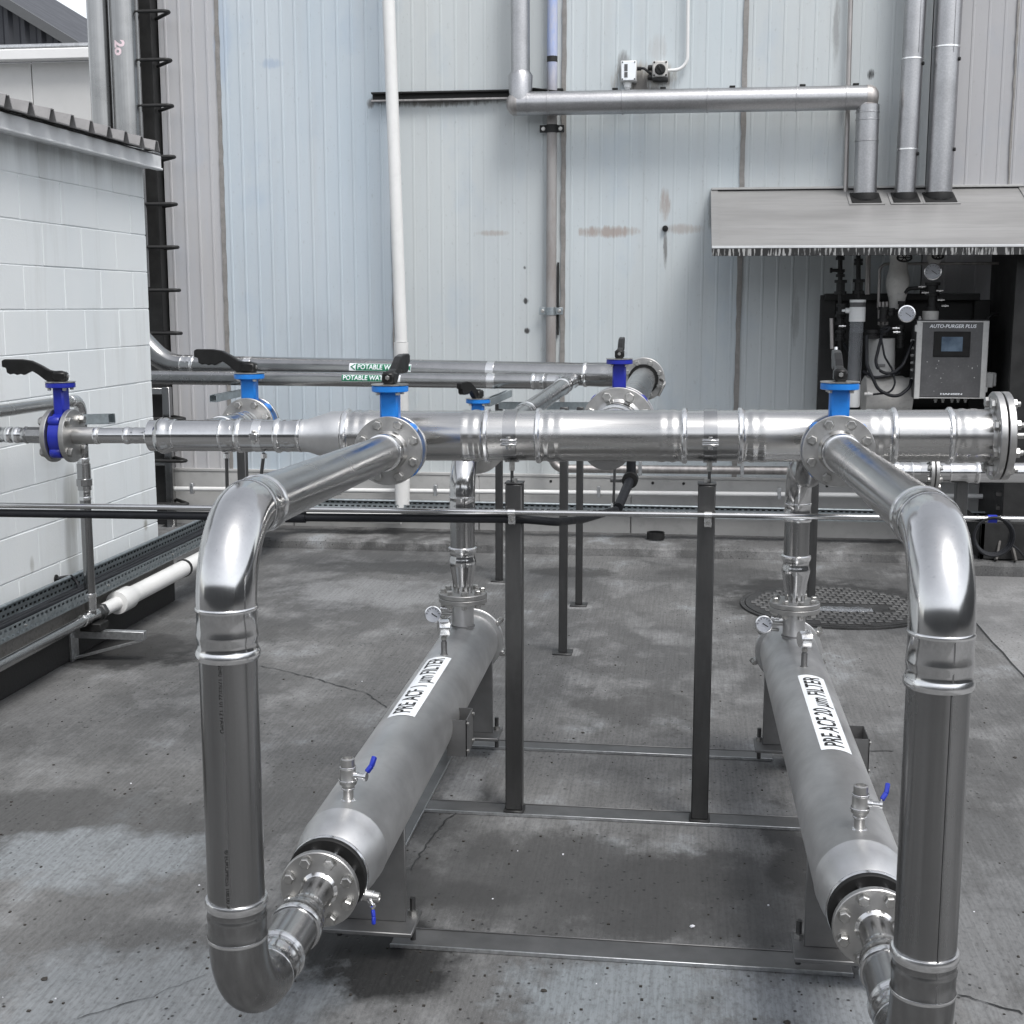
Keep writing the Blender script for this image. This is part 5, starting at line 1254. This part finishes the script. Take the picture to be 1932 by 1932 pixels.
# lumpy insulated suction pipe
p = zp(990, -40, 9.45); MB().lathe(V(p.x, 9.45, zp(0, 400, 9.45).z), EZ, [(0, .052), (.06, .055), (.12, .07), (.17, .08), (.22, .075), (.27, .062), (.32, .058), (.37, .066), (.41, .07)], 28).build('insulated_pipe', 'insul', PU)
p = zp(1255, 0, 9.45); MB().lathe(V(p.x, 9.45, zp(0, 62, 9.45).z), EZ, [(0, .035), (.02, .045), (.06, .048), (.10, .048)], 24).build('insulated_pipe', 'insul', PU)
def handwheel(c, r):
    o = MB().tube([c+V(math.cos(w)*r, 0, math.sin(w)*r*.55) for w in [2*math.pi*i/20 for i in range(21)]], .007, 8).build('hand_wheel', 'darksteel', PU)
    for i in range(6): w = 2*math.pi*i/6; MB().cyl(c, c+V(math.cos(w)*r, 0, math.sin(w)*r*.55), .004, 6).build('spoke', 'darksteel', o)
handwheel(zp(1030, 12, 9.25), .046); handwheel(zp(1283, 0, 9.25), .036)
for (x, y) in ((1045, 437), (1241, 118)):
    gauge(PU, zp(x, y, 9.28), V(.0, -1, .05), .054)
# black valve columns, pipes, hoses
for (x, y0, y1_, parts) in ((545, -20, 760, ((-20, 30, .03), (100, 160, .03), (180, 290, .042), (440, 520, .036), (560, 640, .036))), (682, -10, 330, ((20, 70, .03), (175, 285, .04)))):
    for (ya, yb, r) in parts:
        p, q = zp(x, yb, 9.42), zp(x, ya, 9.42); L = (q-p).length; MB().lathe(p, EZ, [(0, r), (.02, r), (.022, r*.7), (L-.022, r*.7), (L-.02, r), (L, r)], 8).build('valve_body', 'darksteel', PU)
    MB().cyl(zp(x, y1_, 9.42), zp(x, y0, 9.42), .016, 14).build('riser', 'darksteel', PU)
MB().lathe(zp(530, 108, 9.40), -EX, [(0, .012), (.04, .012), (.04, .018), (.055, .018)], 10).build('valve_stem', 'darksteel', PU)
zcyl('tube', 'dullpipe', [(832, 390, 9.5), (845, 60, 9.5), (1740, 55, 9.55)], .010); zcyl('tube', 'darksteel', [(1655, 890, 9.5), (1660, 435, 9.5), (1850, 435, 9.55)], .011)
zcyl('tube', 'dullpipe', [(752, 290, 9.55), (756, -20, 9.55)], .018)
for x in (1760, 1790): zcyl('tube', 'darksteel', [(x, 590, 9.7), (x+8, 130, 9.7)], .014)
zcyl('hose', 'cable', [(860, 590, 9.25), (805, 820, 9.2), (900, 930, 9.2), (1020, 820, 9.22), (1095, 640, 9.3)], .0105, rad=.09); zcyl('hose', 'cable', [(745, 600, 9.25), (745, 820, 9.2), (830, 1010, 9.18), (970, 1075, 9.18), (1070, 990, 9.25), (1082, 935, 9.3)], .0115, rad=.10)
zcyl('hose', 'cable', [(720, 870, 9.24), (800, 920, 9.2), (930, 900, 9.2), (990, 880, 9.3)], .0095, rad=.07); zcyl('hose', 'cable', [(850, 600, 9.24), (880, 760, 9.2), (940, 860, 9.22), (960, 960, 9.2), (930, 1030, 9.2), (790, 1045, 9.2)], .007, rad=.06)
MB().lathe(zp(790, 1042, 9.2), -EX, [(0, .010), (.02, .010), (.02, .016), (.035, .016), (.035, .012), (.055, .012)], 10).build('hose_coupling', 'lightgrey', PU)
for (x, y, r, h) in ((870, 560, .03, .07), (870, 440, .036, .10), (1000, 560, .028, .07), (1000, 650, .024, .08), (1240, 250, .05, .09), (1240, 330, .038, .14), (930, 420, .026, .05), (1005, 385, .024, .08), (560, 400, .04, .07), (780, 590, .05, .06)):
    MB().lathe(zp(x, y, 9.36)-EZ*h/2, EZ, [(0, r), (.02, r), (.022, r*.75), (h-.022, r*.75), (h-.02, r), (h, r)], 10).build('valve_body', 'darksteel', PU)
for (x, y) in ((1155, 230), (1180, 275), (960, 545), (965, 575), (1300, 330), (555, 530), (1290, 260), (1330, 375)):
    MB().lathe(zp(x, y, 9.25), EX, [(-.018, .007), (0, .007), (.001, .010), (.012, .010), (.013, .006), (.028, .006)], 8).build('brass_fitting', 'bright', PU)
zcyl('hose', 'cable', [(850, 560, 9.22), (905, 530, 9.2), (930, 550, 9.2), (870, 580, 9.2), (850, 575, 9.22)], .008, rad=.04); zcyl('tube', 'darksteel', [(1030, 280, 9.4), (1060, 245, 9.4), (1180, 240, 9.4), (1240, 300, 9.4)], .013)
zcyl('tube', 'dullpipe', [(480, 470, 9.4), (485, 700, 9.4)], .014); MB().lathe(zp(515, 740, 9.38), EZ, [(0, .016), (.045, .016), (.05, .014)], 12).build('filter_drier', 'bright', PU); zcyl('hose', 'cable', [(570, 660, 9.4), (610, 720, 9.4), (640, 800, 9.5)], .012, rad=.05)
for xa in (840, 868, 896): zcyl('tube', 'dullpipe', [(xa, 520, 9.44), (xa, 345, 9.44)], .011)

# ------------------------------------------------------------------ lower chrome pipe and yard clutter on the right
YQ = 7.0
q0, q1 = aY(1640, 890, YQ), aY(2080, 892, YQ)
QP = thing('lower_pipe', 'bright stainless pipe with a bolted flange joint below the header end', 'pipe', q0)
pipe(QP, q0, q1, .052, 'polish'); qd = (q1-q0).normalized()
def qa(px): return q0+qd*((aY(px, 890, YQ).x-q0.x)/qd.x)
fitting(QP, qa(1672), qd, .052, .05); fitting(QP, qa(1722), -qd, .052, .09); fitting(QP, qa(1790), qd, .052, .15); 
flange(QP, qa(1755), qd, .10, .018, 8, .011, face=-1); flange(QP, qa(1764), qd, .10, .018, 8, .011, face=1); MB().lathe(qa(1750), -qd, [(0, .06), (.04, .055)], 30).build('weld_neck', 'polish', QP)
st = qa(1820); SP = thing('pipe_stand', 'steel stand under the lower pipe at the right', 'post', (st.x, YQ+.05, 0), 'thin square pipe stands')
MB().box((st.x-.03, YQ+.03, .03), (st.x+.03, YQ+.09, st.z-.055), .004).build('post', 'post', SP)
# timber pallet with dark scrap behind the hose coil
px_, py_ = 1.95, 8.9
PT = thing('timber_pallet', 'weathered timber pallet leaning in the shadows at the right edge', 'pallet', (2.05, 9.2, .1))
for k in range(5): a = aY(1880, 905+k*26, 9.1+.05*k); MB().beam(a, a+V(.9, -.25, -.02), .09, .024, EZ, .002).build('board', 'timber', PT)
for k in range(2): a = aY(1884+k*46, 900, 9.25); MB().box((a.x, 9.2, .1), (a.x+.09, 9.28, a.z-.02), .003).build('stringer', 'timber', PT)
SC = thing('scrap_bin', 'black open-topped bin of offcuts on the kerb at the right edge', 'bin', (2.1, 9.0, .1))
a = aY(1850, 985, 8.98)
MB().box((a.x, 8.96, .105), (a.x+1.0, 9.0, a.z), .004).build('front_board', 'darksteel', SC); MB().box((a.x, 8.96, .105), (a.x+.03, 9.6, a.z), .004).build('side_board', 'darksteel', SC); MB().box((a.x+.03, 9.0, .11), (a.x+1.0, 9.6, .13)).build('bottom_board', 'darksteel', SC)
for k in range(5): p = V(a.x+.10+.12*k, 8.93-.02*(k % 2), .105); MB().beam(p, p+V(.05*(-1)**k, .10, .22+.03*k), .05, .015, EX, .002).build('offcut', 'timber', SC)

# ------------------------------------------------------------------ manhole cover
mc = V(.90, 7.85, 0); MR = .53
MH = thing('manhole_cover', 'round cast-iron manhole cover with raised tread behind the right filter', 'manhole cover', mc)
MB().lathe(V(mc.x, mc.y, .002), EZ, [(0, MR+.03), (.010, MR+.03), (.010, MR+.005), (.004, MR+.003)], 64, False, False).build('rim', 'manhole', MH); MB().lathe(V(mc.x, mc.y, .002), EZ, [(0, MR), (.012, MR), (.013, MR-.003)], 64).build('plate', 'manhole', MH)
m = MB()
for i in range(-12, 13):
    for j in range(-9, 10):
        x = i*.048+(j % 2)*.024; y = j*.066
        if x*x+y*y < (MR-.05)**2 and not (abs(x) < .3 and abs(y+.05) < .09):
            m.box((mc.x+x-.019, mc.y+y-.026, .015), (mc.x+x+.019, mc.y+y+.026, .021), .003)
tr_ = m.build('tread', 'stud', MH, flat=True); tr_['kind'] = 'stuff'
p = aZ(1590, 1152, .016); me_ = MB(); n = 14; v = []
top = [V(p.x-.17+.34*i/n, p.y+.05+random.uniform(-.02, .02), .022+random.uniform(0, .012)) for i in range(n+1)]; bot = [V(p.x-.17+.34*i/n, p.y-.04+random.uniform(-.02, .02), .02) for i in range(n+1)]
one('plastic_scrap', me_.add(top+bot, [(i, i+1, n+2+i, n+1+i) for i in range(n)]), 'clear', 'torn clear plastic scrap lying on the manhole cover', 'litter').modifiers.new('s', 'SOLIDIFY').thickness = .001

# ------------------------------------------------------------------ small litter on the concrete
def pebble(px, py, s, mat, lab, cat, name, grp=None, zs=.6):
    c = aZ(px, py, 0); m = MB(); bm = bmesh.new(); bmesh.ops.create_icosphere(bm, subdivisions=1, radius=s)
    v = [c+V(p.co.x*random.uniform(.7, 1.3), p.co.y*random.uniform(.7, 1.3), p.co.z*zs*random.uniform(.8, 1.2)+s*zs*.8) for p in bm.verts]; f = [tuple(q.index for q in fc.verts) for fc in bm.faces]; bm.free()
    return one(name, m.add(v, f), mat, lab, cat, grp, flat=True)
pebble(1306, 1750, .008, 'stone', 'white stone chip on the dark concrete between the filters', 'stone', 'stone_chip')
pebble(247, 1479, .004, 'stone', 'tiny white chip on the concrete left of the left riser', 'stone', 'stone_chip')
pebble(376, 1671, .0035, 'stone', 'small white flake beside the foot of the left riser', 'stone', 'stone_chip')
for (px, py, lab) in ((1026, 2026-237+0, 'dark leaf on the front crossbar of the skid'), (84, 1848, 'black triangular chip on the concrete at lower left'), (1026+0, 1870, 'curled dead leaf in front of the skid'), (1915, 1430, 'dead leaf on the concrete right of the right riser'), (1100, 1383, 'dead leaf near the rear crossbar between the posts'), (1485, 1930, 'dark speck of debris at the bottom edge')):
    pebble(px, py, .010, 'leaf', lab, 'leaf', 'dead_leaf', 'dead leaves on the concrete', .25)
random.seed(11); m = MB()
for k in range(420):
    px, py = random.uniform(0, 1932), random.uniform(1150, 1932); c = aZ(px, py, 0.0); s = random.choice((.0015, .002, .0025, .0035))
    if c.x < -3.0: continue
    m.box((c.x-s, c.y-s*random.uniform(.6, 1.6), .0), (c.x+s*random.uniform(.6, 1.6), c.y+s, s*.9))
gr = m.build('grit', 'leaf', None, flat=True); tag(gr, 'dark grit scattered over the concrete', 'grit', None, 'stuff')
m = MB()
for k in range(14):
    px, py = random.uniform(0, 1932), random.uniform(1180, 1932); c = aZ(px, py, 0.0); s = random.choice((.0012, .0018, .0026))
    if c.x < -3.0: continue
    m.box((c.x-s, c.y-s*random.uniform(.6, 1.6), .0), (c.x+s*random.uniform(.6, 1.6), c.y+s, s*.9))
gr = m.build('pale_grit', 'stone', None, flat=True); tag(gr, 'pale chips scattered over the concrete', 'grit', None, 'stuff')
# flat iron ring left on the ledge by the back wall
p = aZ(1237, 1014, .09); one('iron_ring', MB().lathe(V(p.x, p.y, .08), EZ, [(0, .065), (.05, .065), (.05, .058), (0, .058)], 28, False, False), 'darksteel', 'dark iron ring lying on the ledge below the back wall', 'ring')

if not scene.render.engine: scene.render.engine = 'CYCLES'
